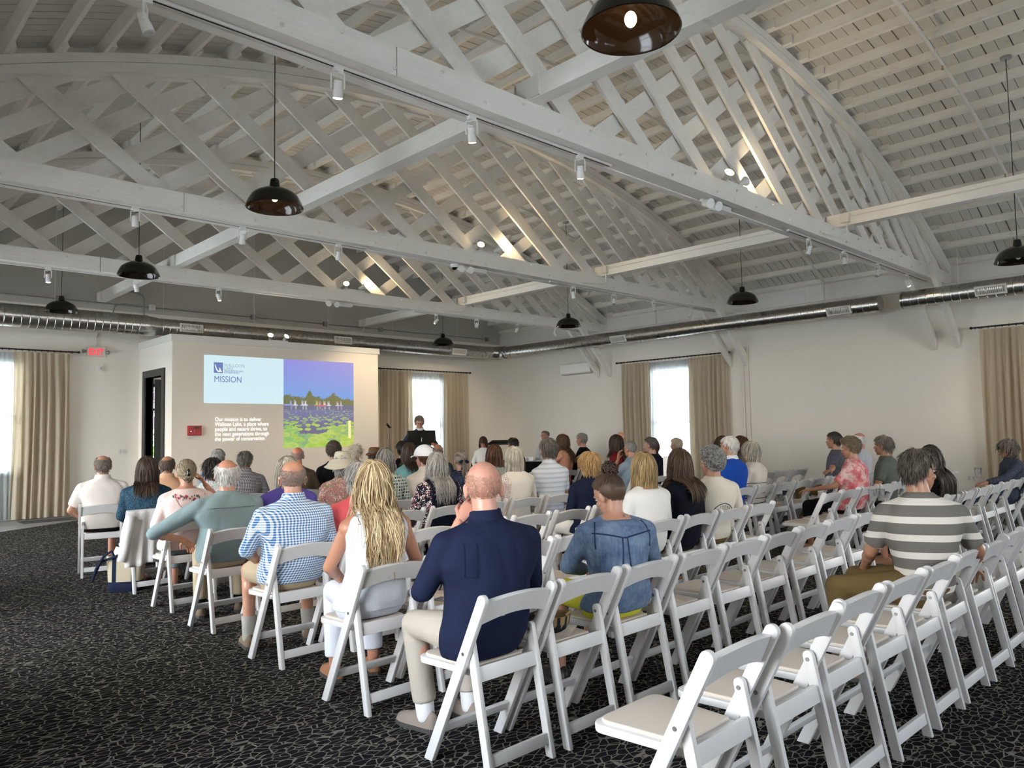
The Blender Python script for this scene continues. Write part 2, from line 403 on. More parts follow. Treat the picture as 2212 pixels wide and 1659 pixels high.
def fold_sheet(axis, at, a0, a1, z0, z1, amp, pitch, seed, flare=0.):
    r = np.random.default_rng(seed); n = max(20, int((a1-a0)/pitch*12)); m = 15
    u = np.linspace(0, 1, n); ph = 2*PI*(a1-a0)*u/pitch + .8*np.sin(u*9+seed); V = []
    for i in range(m):
        q = i/(m-1); z = z1 + (z0-z1)*q
        a = a0 + (a1-a0)*u + flare*q*(u-.5) + .012*np.sin(ph*.5+q*3)
        am = amp*(.55 + .45*min(1, q*4)) * (1+.25*np.sin(u*13+q*2+seed))
        d = am*np.sin(ph + .5*np.sin(q*4+seed))
        V.append(np.stack([a, at+d, np.full(n, z)], 1) if axis == 0 else np.stack([at+d, a, np.full(n, z)], 1))
    return MB().loft(V, False, False, closed=False)
def curtains(axis, at, a0, a1, inner0, inner1, seed, where, sides):
    # a0..a1 the rod; panels outside inner0..inner1, voile between
    t = thing('curtain_rod', f'black iron curtain rod {where}', 'curtain rod')
    P = (lambda a, d, z: (a, at+d, z)) if axis == 0 else (lambda a, d, z: (at+d, a, z))
    zr = 3.19
    rod = obj('rod', MB().tube([P(a0, 0, zr), P(a1, 0, zr)], .014, 10), m_rod, t, 60)
    for a in (a0, a1): obj('finial', MB().ell(P(a, 0, zr), (.026,.026,.026), nu=10, nv=6), m_rod, t, 180)
    for a in (a0+.12, a1-.12): obj('bracket', MB().beam(P(a, 0, zr), P(a, .09, zr), .02, .03), m_rod, t)
    k = 0
    for a in np.arange(a0+.05, a1-.02, .105):
        if k >= 90: break
        obj('ring', MB().tube([np.array(P(a, .024*math.cos(q), zr-.006+.024*math.sin(q))) for q in np.linspace(0, 2*PI, 11)], .004, 5), m_rod, t, 180); k += 1
    for (p, q, sd, lab) in ((a0+.06, inner0+.03, 1, sides[0]), (inner1-.03, a1-.14, 2, sides[1])):
        c = obj('curtain', fold_sheet(axis, at, p, q, .02, zr-.045, .055, .125, seed+sd, .05), m_curt, None, 60)
        tag(c, f'beige linen curtain panel {lab}', 'curtain', 'beige linen curtains')
    s = obj('sheer_curtain', fold_sheet(axis, at+.055, inner0-.02, inner1+.02, .03, zr-.06, .026, .085, seed+5), m_sheer, None, 60)
    tag(s, f'white sheer curtain {where}', 'curtain', 'white sheer curtains')
curtains(0, YB-.13, .93, 4.03, 1.9, 2.98, 1, 'beside the exit sign', ('on the far side of the window from the exit sign', 'hanging below the exit sign by the door'))
curtains(0, YB-.13, 11.02, 14.15, 12.02, 13.2, 11, 'behind the standing speaker', ('beside the projection wall behind the microphone stand', 'between the speaker window and the room corner'))
curtains(1, XR-.13, 8.9, 12.14, 9.96, 11.14, 21, 'on the window wall beside the air conditioner', ('by the thin wall pipes, on the long wall', 'next to the air conditioner window, long wall'))
curtains(1, XR-.13, .86, 4.02, 1.84, 3.06, 31, 'at the edge of the view on the long wall', ('out past the edge window on the long wall', 'at the edge of the view behind the woman in sunglasses'))
# baseboards
struct('baseboard_back', MB().box((XL, YB-.018, 0), (BX0, YB, .14)).box((BX1, YB-.018, 0), (XR, YB, .14)), m_trimw)
struct('baseboard_right', MB().box((XR-.018, YF, 0), (XR, YB-.02, .14)), m_trimw)
struct('baseboard_screen', MB().box((BX0, BY-.018, 0), (BX1, BY, .14)), m_trimw)
struct('trim_2', MB().box((XR-.14, YF, 4.02), (XR, YB, 4.06)).box((XR-.03, YF, 4.06), (XR, YB, 4.36)), m_trimw)
# outside: ground, hedge and flowers seen through the glazing
def out_mat(name, c1, c2, sc):
    t = NT(name); v = t.coord(); t.p(Base_Color=t.mix(t.noise(v, sc, 4), c1, c2), Roughness=.9); return t.m
struct('ground_outside', MB().box((-60, -60, -.30), (60, 60, -.16)), out_mat('pale paving outside', (.42,.42,.40), (.55,.55,.52), .8))
def leafy(name, c, r, n, size, mat, label, cat):
    mb = MB(); c = np.array(c); r = np.array(r)
    for i in range(n):
        p = rng.normal(size=3); p /= np.linalg.norm(p); p = c + p*r*(.55+.45*rng.random())
        a = rng.normal(size=3); a /= np.linalg.norm(a); b = np.cross(a, rng.normal(size=3)); b /= np.linalg.norm(b)
        L = size*(.6+.8*rng.random()); w = L*.35
        mb.add([p-a*L, p+b*w-a*.1*L, p+a*L, p-b*w-a*.1*L], [(0,1,2,3)])
    t = thing(name, label, cat, tuple(c - np.array([0,0,c[2]+.16])))
    o = obj('foliage', mb, mat, t); o.location = -np.array(t.location)
    st = obj('stem', MB().tube([(0,0,0),(0,0,c[2]+.16)], [.04,.02], 6), plain('bark', (.10,.07,.05), .9), t); return t
leafy('garden_plant', (6.3, 19.2, .85), (.9,.5,.8), 900, .09, plain('garden green', (.20,.42,.06), .6), 'bright green garden plant outside the vestibule glass', 'plant')
leafy('flowering_shrub', (6.6, 20.5, 2.2), (1.1,.5,.75), 900, .08, plain('purple blossom', (.42,.27,.40), .7), 'purple flowering shrub outside above the green plant', 'shrub')
leafy('garden_shrub', (2.2, 20.5, 1.2), (2.2,.6,1.2), 1200, .12, plain('garden green dull', (.16,.28,.08), .7), 'green shrub outside behind the sheer curtain near exit sign', 'shrub')
leafy('hedge_shrub', (13.4, 21.5, 1.5), (2.4,.6,1.4), 1200, .12, plain('garden green pale', (.26,.36,.12), .7), 'pale green shrub outside behind the speaker window', 'shrub')
# ---------------------------------------------------------------- ducts
def galv():
    t = NT('galvanised steel'); v = t.coord(); vo = t.n('TexVoronoi', Vector=v, Scale=38); n2 = t.noise(v, 3, 3)
    t.p(Base_Color=t.mix(t.sep(vo.outputs['Color'])[0], (.36,.355,.34), (.52,.51,.49)), Metallic=1.0, Roughness=t.math('MULTIPLY_ADD', n2, .15, .22)); t.bump(n2, .15, .02); return t.m
m_galv = galv()
m_grey = plain('grey box', (.30,.30,.29), .5, .4)
DY, DX, DZ = 15.6, 14.35, 3.69
def spiral(p0, p1, r, pitch=.13):
    p0 = np.array(p0, float); p1 = np.array(p1, float); L = np.linalg.norm(p1-p0); d = (p1-p0)/L; P, R = [], []
    s = 0.
    while s < L-.02:
        P += [p0+d*s, p0+d*(s+.006), p0+d*(s+.012), p0+d*min(L, s+pitch-.004)]; R += [r, r+.005, r, r]; s += pitch
    P.append(p1); R.append(r); return P, R
def grille(parent, c, ax, out, w=.46, h=.17):
    # white supply grille on the duct; out = direction it faces
    c = np.array(c, float); ax = np.array(ax, float); out = np.array(out, float); out /= np.linalg.norm(out); up = np.cross(out, ax)
    if up[2] < 0: up = -up
    mb = MB()
    def bar(a0, a1, b0, b1, t0, t1):
        V = [c + ax*a + up*b + out*q for q in (t0, t1) for a, b in ((a0,b0),(a1,b0),(a1,b1),(a0,b1))]
        mb.add(V, [(3,2,1,0),(4,5,6,7),(0,1,5,4),(1,2,6,5),(2,3,7,6),(3,0,4,7)])
    f = .022
    bar(-w/2,w/2,-h/2,-h/2+f,-.05,.012); bar(-w/2,w/2,h/2-f,h/2,-.05,.012); bar(-w/2,-w/2+f,-h/2+f,h/2-f,-.05,.012); bar(w/2-f,w/2,-h/2+f,h/2-f,-.05,.012)
    g = obj('grille', mb, m_trimw, parent)
    mb = MB(); bar(-w/2+f,w/2-f,-h/2+f,h/2-f,-.045,-.04); obj('grille_back', mb, m_gap, g)
    mb = MB()
    for a in np.linspace(-w/2+f+.012, w/2-f-.012, 15): bar(a-.005,a+.005,-h/2+f,h/2-f,-.03,.004)
    obj('louvres', mb, m_trimw, g)
def hanger(parent, x, y, z0, z1): obj('hanger_wire', MB().tube([(x,y,z0),(x,y,z1)], .004, 5), m_trimw, parent)
t = thing('air_duct', 'long spiral steel duct along the end wall above the projection wall', 'duct')
P, R = spiral((-.4, DY, DZ), (4.9, DY, DZ), .205); P2, R2 = spiral((5.25, DY, DZ), (DX-.35, DY, DZ), .168)
obj('duct_pipe', MB().tube(P+[(4.95,DY,DZ),(5.22,DY,DZ)]+P2, R+[.205,.168]+R2, 28), m_galv, t, 30)
obj('elbow', MB().tube([(DX-.36+ .36*math.sin(a), DY-.36*(1-math.cos(a)), DZ) for a in np.linspace(0, PI/2, 8)], .175, 24), m_galv, t, 30)
obj('collar', MB().tube([(4.9,DY,DZ),(4.98,DY,DZ)], .212, 28), m_galv, t, 30)
for x in (5.8, 9.3, 12.85): grille(t, (x, DY-.165, DZ+.0 if x < 12 else DZ-.06), (1,0,0), (0,-1,.0 if x < 12 else -.4))
for x in (1.6, 3.4, 5.3, 7.2, 9.0, 10.8, 12.9): hanger(t, x, DY, DZ+.17, arch(x)-.02)
t = thing('air_duct', 'spiral steel duct running along the window wall from the corner, closed round end', 'duct')
P, R = spiral((DX, DY-.38, DZ), (DX, 5.22, DZ), .148)
obj('duct_pipe', MB().tube(P, R, 28), m_galv, t, 30); obj('end_cap', MB().tube([(DX,5.22,DZ),(DX,5.19,DZ)], .156, 28), m_galv, t, 30)
for y in (5.9, 11.15): grille(t, (DX-.145, y, DZ-.05), (0,1,0), (-1,0,-.45), .46, .16)
for y in (6.6, 9.2, 11.6, 13.6): hanger(t, DX, y, DZ+.14, arch(DX)-.02)
t = thing('air_duct', 'short run of spiral steel duct on the window wall, past the gap', 'duct')
P, R = spiral((DX, 4.78, DZ+.01), (DX, -3.4, DZ+.01), .150)
obj('duct_pipe', MB().tube(P, R, 28), m_galv, t, 30); obj('end_cap', MB().tube([(DX,4.81,DZ+.01),(DX,4.78,DZ+.01)], .158, 28), m_galv, t, 30)
grille(t, (DX-.147, 3.4, DZ-.03), (0,1,0), (-1,0,-.45), .46, .16); grille(t, (DX-.147, .4, DZ-.03), (0,1,0), (-1,0,-.45), .46, .16)
for y in (3.9, 1.5): hanger(t, DX, y, DZ+.14, arch(DX)-.02)
# conduit with boxes on the gable
t = thing('electrical_conduit', 'thin grey electrical conduit with small boxes on the gable wall above the duct', 'conduit')
z = 4.23; yy = YB-.04
obj('pipe', MB().tube([(-.3,yy,z),(14.9,yy,z)], .013, 8), m_grey, t, 60)
for x in (3.69, 7.64, 9.51, 11.14, 13.2, 14.9): obj('junction_box', MB().box((x-.055, yy-.04, z-.055), (x+.055, yy+.03, z+.055)), m_grey, t)
obj('junction_box', MB().box((5.35, yy-.045, z-.06), (5.47, yy+.03, z+.06)), m_trimw, t)
obj('bent_pipe', MB().tube([(4.6,yy,4.52),(5.12,yy,4.52),(5.22,yy,4.48),(5.26,yy,4.40),(5.26,yy,3.7)], .013, 8), m_grey, t, 60)
obj('bent_pipe', MB().tube([(5.3,yy,4.23),(4.85,yy,4.25),(4.70,yy,4.20),(4.66,yy,4.05),(4.66,yy,3.8)], .013, 8), m_grey, t, 60)
# sprinkler pipe
t = thing('sprinkler_pipe', 'white sprinkler pipe branching under the roof joists down to the window wall', 'pipe')
for y in (2.9, 6.6, 10.75):
    xs = np.linspace(7.6 if y < 4 else -.3 if y < 8 else 9.5, 15.0, 22)
    obj('branch_pipe', MB().tube([(x, y, arch(x)-.09) for x in xs] + [(15.2,y,arch(15.2)-.12),(15.2,y,4.05)], .024, 8), m_trimw, t, 60)
    for x in (10.2, 13.0): obj('coupling', MB().tube([(x-.03,y,arch(x)-.09),(x+.03,y,arch(x+.06)-.09)], .036, 10), m_trimw, t, 60); obj('sprinkler_head', MB().lathe([(.0,-.05),(.018,-.05),(.008,-.03),(.012,0)], (x+.3,y,arch(x+.3)-.12), 8), plain('brass', (.5,.42,.25), .35, 1.), t)
obj('main_pipe', MB().tube([(15.25,-3.4,4.02),(15.25,16.2,4.02)], .028, 8), m_trimw, t, 60)
# ---------------------------------------------------------------- pendants
m_enam = plain('black enamel', (.006,.0055,.005), .13, spec=.6)
m_brown = plain('dark brown enamel inside', (.018,.011,.006), .12, spec=.6)
m_bulb = plain('warm bulb', (.9,.7,.4), .3, emit=(1.,.62,.25), estr=26.)
m_bulb_off = plain('pearl bulb', (.75,.70,.6), .25)
def pendant(label, loc, ztop, lit):
    t = thing('pendant_lamp', label, 'pendant lamp', loc, 0, 'black dome pendant lamps')
    D = .262
    prof = [(.0,.268),(.036,.268),(.042,.25),(.050,.195),(.058,.186),(.10,.176),(.165,.146),(.205,.115),(.222,.09),(.245,.045),(D,0),(D-.004,-.004)]
    obj('lamp_shade', MB().lathe(prof, n=40), m_enam, t, 40)
    inn = [(D-.004,-.004),(D-.012,.004),(.236,.044),(.214,.088),(.16,.135),(.06,.17),(.0,.175)]
    obj('shade_lining', MB().lathe(inn, n=40), m_brown, t, 180)
    obj('bulb', MB().ell((0,0,.10 if loc[1] > 4 else .062), (.032,.032,.042), nu=14, nv=9), m_bulb if lit else m_bulb_off, t, 180)
    obj('cord', MB().tube([(0,0,.26),(0,0,ztop-loc[2])], .0045, 6), m_enam, t)
    obj('ceiling_canopy', MB().lathe([(.0,-.03),(.06,-.03),(.065,-.01),(.065,0)], (0,0,ztop-loc[2]), 20), plain('galvanised canopy', (.35,.37,.38), .4, .8), t, 40)
PX = (3.2, 11.65)
pens = [(3.11,2.3,3.56,'whose lit bulb shows, above the empty chairs',1),(10.93,2.3,3.47,'cut by the picture edge, under the joists on the window side',0),(3.17,6.45,3.59,'hanging before the middle truss on the screen side',1),(11.65,6.45,3.60,'over the window side rows, between the first two trusses',0),
 (3.25,10.5,3.63,'in front of the last truss on the screen side',0),(11.72,10.5,3.66,'beside the knee brace above the air conditioner',0),(3.28,14.6,3.68,'close to the exit sign before the wide duct',0),(11.63,14.6,3.66,'by the end wall duct over the speaker',0)]
for x, y, z, w, lit in pens: pendant(f'black dome pendant lamp {w}', (x,y,z), arch(x)-.0, lit)
# ---------------------------------------------------------------- track spots
m_white_enam = plain('white spotlight', (.75,.74,.72), .35)
m_lens = plain('lit spot lens', (1,.9,.7), .3, emit=(1.,.80,.48), estr=60.)
m_lens_off = plain('unlit spot lens', (.45,.45,.43), .2)
def spotlight(label, loc, aim, lit, power=60):
    t = thing('track_spotlight', label, 'spotlight', loc, 0, 'white track spotlights')
    a = np.array(aim, float); a /= np.linalg.norm(a); pv = np.array([0,0,-.15])
    obj('track_adapter', MB().box((-.035,-.018,-.03),(.035,.018,0)), m_white_enam, t)
    side = np.cross(a, (0,0,1.)); side /= np.linalg.norm(side)
    obj('yoke', MB().tube([np.array([0,0,-.03])+side*.0, np.array([0,0,-.04])+side*.045, pv+side*.045], .007, 6).tube([np.array([0,0,-.04]), np.array([0,0,-.04])-side*.045, pv-side*.045], .007, 6), m_white_enam, t)
    h = obj('housing', MB().tube([pv-a*.06, pv-a*.055, pv-a*.0, pv+a*.01, pv+a*.055, pv+a*.06], [.020,.028,.030,.033,.035,.036], 18), m_white_enam, t, 40)
    obj('lens', MB().tube([pv+a*.0605, pv+a*.066], [.031,.025], 18), m_lens if lit else m_lens_off, h)
    if lit:
        L = bpy.data.lights.new('spot_beam', 'SPOT'); L.energy = power; L.color = (1.,.80,.55); L.spot_size = math.radians(75); L.spot_blend = .7; L.shadow_soft_size = .03
        o = bpy.data.objects.new('spot_beam', L); C.objects.link(o); o.parent = t; o.location = pv + a*.08; o.rotation_euler = Vector(a).to_track_quat('-Z', 'Y').to_euler()
ORD = ['first','second','third','fourth','fifth','sixth','seventh','eighth','ninth','tenth']
XS = [1.4, 2.66, 3.88, 5.2, 9.9, 11.04, 12.3, 13.6]
names = ['the big front truss', 'the middle truss', 'the gable end truss']
LIT = {(0,1),(0,2),(0,3),(0,7),(2,1),(2,3),(2,4),(2,6)}
for ti, y in enumerate(TY):
    for k, x in enumerate(XS):
        if ti > 0 and k == 0: continue
        lit = (ti, k) in LIT
        n = k if k < 4 else k-4
        aim = [(.35,-.2,-1),(.15,.3,-1),(.3,.25,-1),(.45,.35,-1),(.1,.5,-1),(-.35,-.2,-1),(-.5,.2,-1),(.45,-.3,-1)][k]
        if ti == 1: aim = (aim[1]-.2, aim[0], -1)
        if (ti, k) == (2,4): aim = (-.25,1.,-.85)
        if (ti, k) == (2,6): aim = (.15,1.,-.75)
        spotlight(f"{'lit' if lit else 'unlit'} white spotlight, {ORD[n]} on the {'screen' if k < 4 else 'window'} side track of {names[ti]}", (x, y+.148, 4.018), aim, lit, 14 if k == 7 else 130 if (ti, k) in ((2,4),(2,6)) else 60)
# uplights on the chords
m_flood = plain('warm flood lens', (1,.9,.7), .3, emit=(1.,.74,.38), estr=75.)
def uplight(label, loc, dirs, power):
    t = thing('twin_uplight', label, 'uplight', loc, 0, 'twin uplights')
    obj('base', MB().box((-.22,-.035,0),(.22,.035,.03)), m_white_enam, t)
    for k, a in enumerate(dirs):
        a = np.array(a, float); a /= np.linalg.norm(a); p = np.array([(-.17,.17)[k], 0, .09])
        h = obj('lamp_head', MB().tube([p-a*.07, p-a*.05, p, p+a*.05, p+a*.06], [.02,.03,.034,.055,.058], 18).tube([(p[0],0,.02), p-a*.03], .012, 8), m_white_enam, t, 40)
        obj('lens', MB().tube([p+a*.0605, p+a*.068], [.052,.035], 18), m_flood, h)
        L = bpy.data.lights.new('flood', 'SPOT'); L.energy = power; L.color = (1.,.74,.42); L.spot_size = math.radians(130); L.spot_blend = .8; L.shadow_soft_size = .05
        o = bpy.data.objects.new('flood', L); C.objects.link(o); o.parent = t; o.location = p + a*.085; o.rotation_euler = Vector(a).to_track_quat('-Z', 'Y').to_euler()
UPW = 28
for ti, y in enumerate(TY):
    uplight(f'pair of glowing warm uplights on the chord of {names[ti]}', (7.8, y+.035, 4.251), [(-.45,-.75,.5),(.85,-.25,.45)], UPW)
uplight('pair of glowing warm lamps on top edge of the projection wall', (7.36, BY+.06, BH+.001), [(-.2,-.75,.6),(.2,-.75,.6)], UPW*.5)
# emergency lights
def emergency(label, loc):
    t = thing('emergency_light', label, 'emergency light', loc)
    obj('battery_box', MB().box((.05,-.05,-.07),(.36,.06,-.01)), m_white_enam, t); obj('bracket', MB().box((-.2,-.02,-.03),(.05,.02,0)), m_white_enam, t)
    for x in (-.17, .0): obj('lamp_head', MB().tube([(x,-.02,-.05),(x-.03,-.12,-.08)], [.04,.055], 14), m_white_enam, t, 40)
for ti, y in enumerate(TY): emergency(f'white emergency light with two heads under {names[ti]}', (7.45, y+.15, 4.03))
t = thing('dome_camera', 'small white dome security camera under the middle truss', 'camera', (7.2, TY[1]+.15, 4.03))
obj('housing', MB().lathe([(.0,0),(.06,0),(.062,-.03),(.045,-.05)], n=20), m_white_enam, t, 40); obj('dome', MB().lathe([(.044,-.05),(.035,-.075),(.0,-.088)], n=20), m_enam, t, 180)
# ---------------------------------------------------------------- wall things
def text_mesh(body, size, loc, rot, mat, parent, name, depth=.0015, spacing=1., align='LEFT', bold=0., sx=1.):
    cu = bpy.data.curves.new('txt', 'FONT'); cu.body = body; cu.size = size; cu.extrude = depth; cu.space_line = spacing; cu.align_x = align; cu.offset = bold
    o = bpy.data.objects.new('txt', cu); C.objects.link(o); dg = bpy.context.evaluated_depsgraph_get(); me = bpy.data.meshes.new_from_object(o.evaluated_get(dg)); bpy.data.objects.remove(o)
    me.materials.clear(); n = link(name, me, mat, parent, loc); n.rotation_euler = rot; n.scale = (sx,1,1); return n
RW = (PI/2, 0, 0)     # lettering on a wall that faces -Y
m_red = plain('red exit letters', (.8,.03,.04), .4, emit=(1.,.03,.05), estr=.75)
t = thing('exit_sign', 'white EXIT sign with red letters and two lamps on the end wall', 'sign', (4.36, YB-.0, 3.23))
obj('sign_housing', MB().box((-.165,-.05,-.10),(.165,0,.10)), plain('sign plastic', (.62,.58,.56), .4), t)
text_mesh('EXIT', .185, (-.142,-.052,-.068), RW, m_red, t, 'lettering', .002, bold=.004, sx=.72)
for s in (-1, 1): obj('lamp_head', MB().tube([(s*.19,-.03,0),(s*.235,-.05,0)], [.022,.042], 14).tube([(s*.165,-.025,0),(s*.20,-.03,0)], .012, 8), m_grey, t, 40)
obj('conduit', MB().tube([(0,-.02,.10),(0,-.02,.30),(.04,-.02,.38),(.04,-.02,.62)], .011, 8), m_trimw, t, 60)
t = thing('alarm_strobe', 'small white alarm strobe on the wall below the exit sign', 'alarm', (4.43, YB, 2.9))
obj('body', MB().box((-.05,-.045,-.07),(.05,0,.07)), m_trimw, t); obj('strobe_lens', MB().box((.005,-.055,-.03),(.045,-.045,.03)), plain('clear lens', (.5,.5,.5), .1), t)
t = thing('light_switch', 'white double light switch on the wall beside the black door', 'switch', (4.88, YB, 1.22))
obj('plate', MB().box((-.075,-.008,-.065),(.075,0,.065)), m_trimw, t)
for x in (-.035,.035): obj('rocker', MB().box((x-.018,-.013,-.036),(x+.018,-.008,.036)), plain('switch rocker', (.62,.60,.56), .4), t)
t = thing('fire_alarm_panel', 'red fire alarm panel on the wall beside the projected slide', 'alarm panel', (5.605, BY, 1.61))
m_firered = plain('fire red', (.36,.012,.015), .35)
obj('body', MB().box((-.125,-.07,-.095),(.125,0,.095)), m_firered, t); obj('display', MB().box((-.03,-.073,.035),(.09,-.07,.07)), m_black, t); obj('indicator', MB().ell((-.08,-.072,-.015),(.008,.004,.008), nu=8, nv=5), plain('indicator', (.9,.9,.9), .3, emit=(1,1,1), estr=2.), t)
obj('button', MB().box((-.02,-.074,-.05),(-.005,-.07,.01)), m_red if 0 else plain('dull red key', (.5,.1,.1), .4), t)
t = thing('wall_outlet', 'white double outlet low on the long wall by the edge curtain', 'outlet', (XR, 4.18, .48))
obj('plate', MB().box((-.008,-.075,-.06),(0,.075,.06)), m_trimw, t)
for y in (-.035,.035): obj('socket', MB().box((-.012,y-.018,-.036),(-.008,y+.018,.036)), plain('socket face', (.55,.53,.5), .4), t)
t = thing('air_conditioner', 'white split air conditioner high on the long wall near the corner', 'air conditioner', (XR, 13.58, 3.15))
pr_ = [(0,-.15),(-.17,-.15),(-.21,-.11),(-.235,.02),(-.225,.12),(-.20,.15),(0,.15)]
obj('casing', MB().prism(pr_, -.62, .45, 1), plain('ac white', (.86,.85,.80), .35), t, 30)
obj('side_cover', MB().prism([(a*.97, b*.97) for a, b in pr_], -.64, -.622, 1).prism([(a*.9,b*.9) for a, b in pr_], .452, .47, 1), plain('ac grey', (.60,.60,.57), .4), t, 30)
obj('louvre', MB().box((-.205,-.60,-.152),(-.06,.43,-.146)), m_grey, t)
t = thing('wall_pipes', 'pair of thin white pipes running down the long wall past the curtain', 'pipe')
for y in (8.62, 8.5): obj('pipe', MB().tube([(XR-.03,y,0),(XR-.03,y,3.3)], .016, 8), m_wall, t, 60)
# ---------------------------------------------------------------- projected slide
def slide():
    t = thing('projected_slide', 'bright projected presentation slide with lake photo and mission text on the box wall', 'projection', (0, BY-.0, 0))
    x0, xm, x1, zt, zm, zb = 5.79, 7.46, 9.16, 3.095, 2.145, 1.215
    E_ = .60
    def em(name, col, k=1.): return plain('slide '+name, tuple(c*.3 for c in col), .8, emit=col, estr=E_*k, spec=0.)
    obj('white_panel', MB().box((x0,-.004,zm),(xm,0,zt)), em('white', (.62,.80,.86), 1.02), t)
    # photo: a grid whose colours draw the picture on the slide
    nx, nz = 170, 190; X = np.linspace(0,1,nx); Z = np.linspace(0,1,nz); XX, ZZ = np.meshgrid(X, Z)
    r = np.random.default_rng(3); col = np.zeros((nz, nx, 3))
    sky_t = np.array(srgb(148,146,222)); sky_b = np.array(srgb(128,166,224)); sky_w = np.array(srgb(180,168,214))
    f = np.clip((ZZ-.58)/.42,0,1)[...,None]; col[:] = sky_b*(1-f)+sky_t*f; col = col*(1-.55*XX[...,None]*f)+sky_w*.55*XX[...,None]*f
    tree = .57 + .018*np.sin(X*31)*np.sin(X*13+1) + .035*r.random(nx)*r.random(nx) + .012*np.abs(np.sin(X*160)) + .065*np.exp(-((X-.36)/.035)**2) + .06*np.exp(-((X-.69)/.04)**2) - .02*X
    m = (ZZ < tree[None,:]) & (ZZ > .49); nz2 = r.random((nz,nx,1))
    col[m] = (np.array(srgb(116,118,84))*(.8+.4*nz2) + np.array([.05,.03,.0])*XX[...,None])[m]
    w = ZZ <= .49; wat = np.array(srgb(128,128,168)); g = np.clip((.49-ZZ)/.49,0,1)[...,None]
    col[w] = (wat*(1-g)+np.array(srgb(112,98,116))*g)[w]
    refl = (ZZ <= .49)&(ZZ>.43); col[refl] = (.55*col + .45*np.array(srgb(110,105,95)))[refl]
    for i in range(420):
        zz = .44*(r.random()**.8); px = r.random(); rad = .012+.10*(1-zz/.44)**1.6*(.6+.6*r.random()); ry = rad*(.16+.34*(1-zz/.44))
        if .2 < px < .62 and .14 < zz < .30 and r.random() < .8: continue
        e = ((XX-px)/rad)**2+((ZZ-zz)/ry)**2; mm = (e < 1)&w
        c0 = np.array(srgb(*[(148,190,112),(165,200,96),(136,178,128),(178,205,110)][r.integers(4)])); 
        if zz > .3: c0 = .6*c0+.4*np.array(srgb(150,170,160))
        c0 = c0*(1-.0) + np.array([.10,.03,-.02])*px
        col[mm] = (c0*(.86+.2*np.sqrt(e))[...,None])[mm]
    for (px, c) in ((.10,(170,180,225)),(.16,(225,225,235)),(.26,(210,210,230)),(.30,(225,225,235)),(.46,(190,215,150)),(.50,(225,160,175)),(.57,(235,225,225)),(.63,(225,225,230)),(.76,(220,205,215)),(.81,(205,190,205))):
        for dx, dz, a, b in ((0,.485,.035,.008),(0,.50,.011,.016),(.004,.523,.006,.008),(-.012,.515,.003,.03),(.006,.455,.010,.022)):
            mm = ((XX-px-dx)/a)**2+((ZZ-dz)/b)**2 < 1; k = .85 if dz > .47 else .45
            col[mm] = (1-k)*col[mm] + k*np.array(srgb(*c))
    mm = ((XX-.52)/.085)**2+((ZZ-.483)/.008)**2 < 1; col[mm] = np.array(srgb(214,110,130))
    mm = ((XX-.06)/.07)**2+((ZZ-.487)/.007)**2 < 1; col[mm] = np.array(srgb(150,165,225))
    V = np.stack([xm + (x1-xm)*XX, np.full_like(XX,-.004), zb+(zt-zb)*ZZ], -1).reshape(-1,3)
    F = [(j*nx+i, j*nx+i+1, (j+1)*nx+i+1, (j+1)*nx+i) for j in range(nz-1) for i in range(nx-1)]
    tt = NT('slide photograph'); at = tt.n('VertexColor', {'layer_name': 'picture'})
    tt.p(Base_Color=(.02,.02,.02,1), Roughness=.9, Emission_Color=at.outputs[0], Emission_Strength=E_*1.12); tt.b.inputs['Specular IOR Level'].default_value = 0
    me = MB().add(V, F).mesh('photo_panel'); ca = me.color_attributes.new('picture', 'FLOAT_COLOR', 'POINT')
    ca.data.foreach_set('color', np.concatenate([col.reshape(-1,3), np.ones((nx*nz,1))], 1).astype(np.float32).ravel())
    link('photo_panel', me, tt.m, t)
    obj('yellow_bar', MB().box((9.02,-.007,1.40),(9.085,-.004,1.79)), em('yellow', (.86,.83,.40)), t)
    blue = em('blue', (.17,.24,.52), .9); grey = em('grey', (.30,.38,.50)); wt = em('text', (1.,1.,1.), 1.25)
    lg = obj('logo', MB().box((5.985,-.007,2.745),(6.165,-.004,2.955)), blue, t)
    obj('logo_bird', MB().add([(6.01,-.009,2.93),(6.03,-.009,2.86),(6.06,-.009,2.80),(6.09,-.009,2.785),(6.095,-.009,2.86),(6.115,-.009,2.83),(6.13,-.009,2.79),(6.155,-.009,2.775),(6.12,-.009,2.765),(6.06,-.009,2.765),(6.025,-.009,2.81),(6.005,-.009,2.88)], [tuple(range(12))]), em('logo white', (.85,.93,.96)), lg)
    text_mesh('WALLOON\nLAKE', .098, (6.185,-.006,2.872), RW, grey, t, 'lettering', .001, .62, bold=-.001, sx=.86)
    text_mesh('ASSOCIATION AND\nCONSERVANCY', .048, (6.19,-.006,2.778), RW, blue, t, 'lettering', .001, .72, sx=.92)
    text_mesh('MISSION', .175, (5.985,-.006,2.565), RW, blue, t, 'lettering', .001, bold=0., sx=.86)
    text_mesh('Our mission is to deliver\nWalloon Lake, a place where\npeople and nature thrive, to\nthe next generations through\nthe power of conservation.', .111, (6.01,-.006,1.79), RW, wt, t, 'lettering', .001, .88, bold=0., sx=.86)
slide()
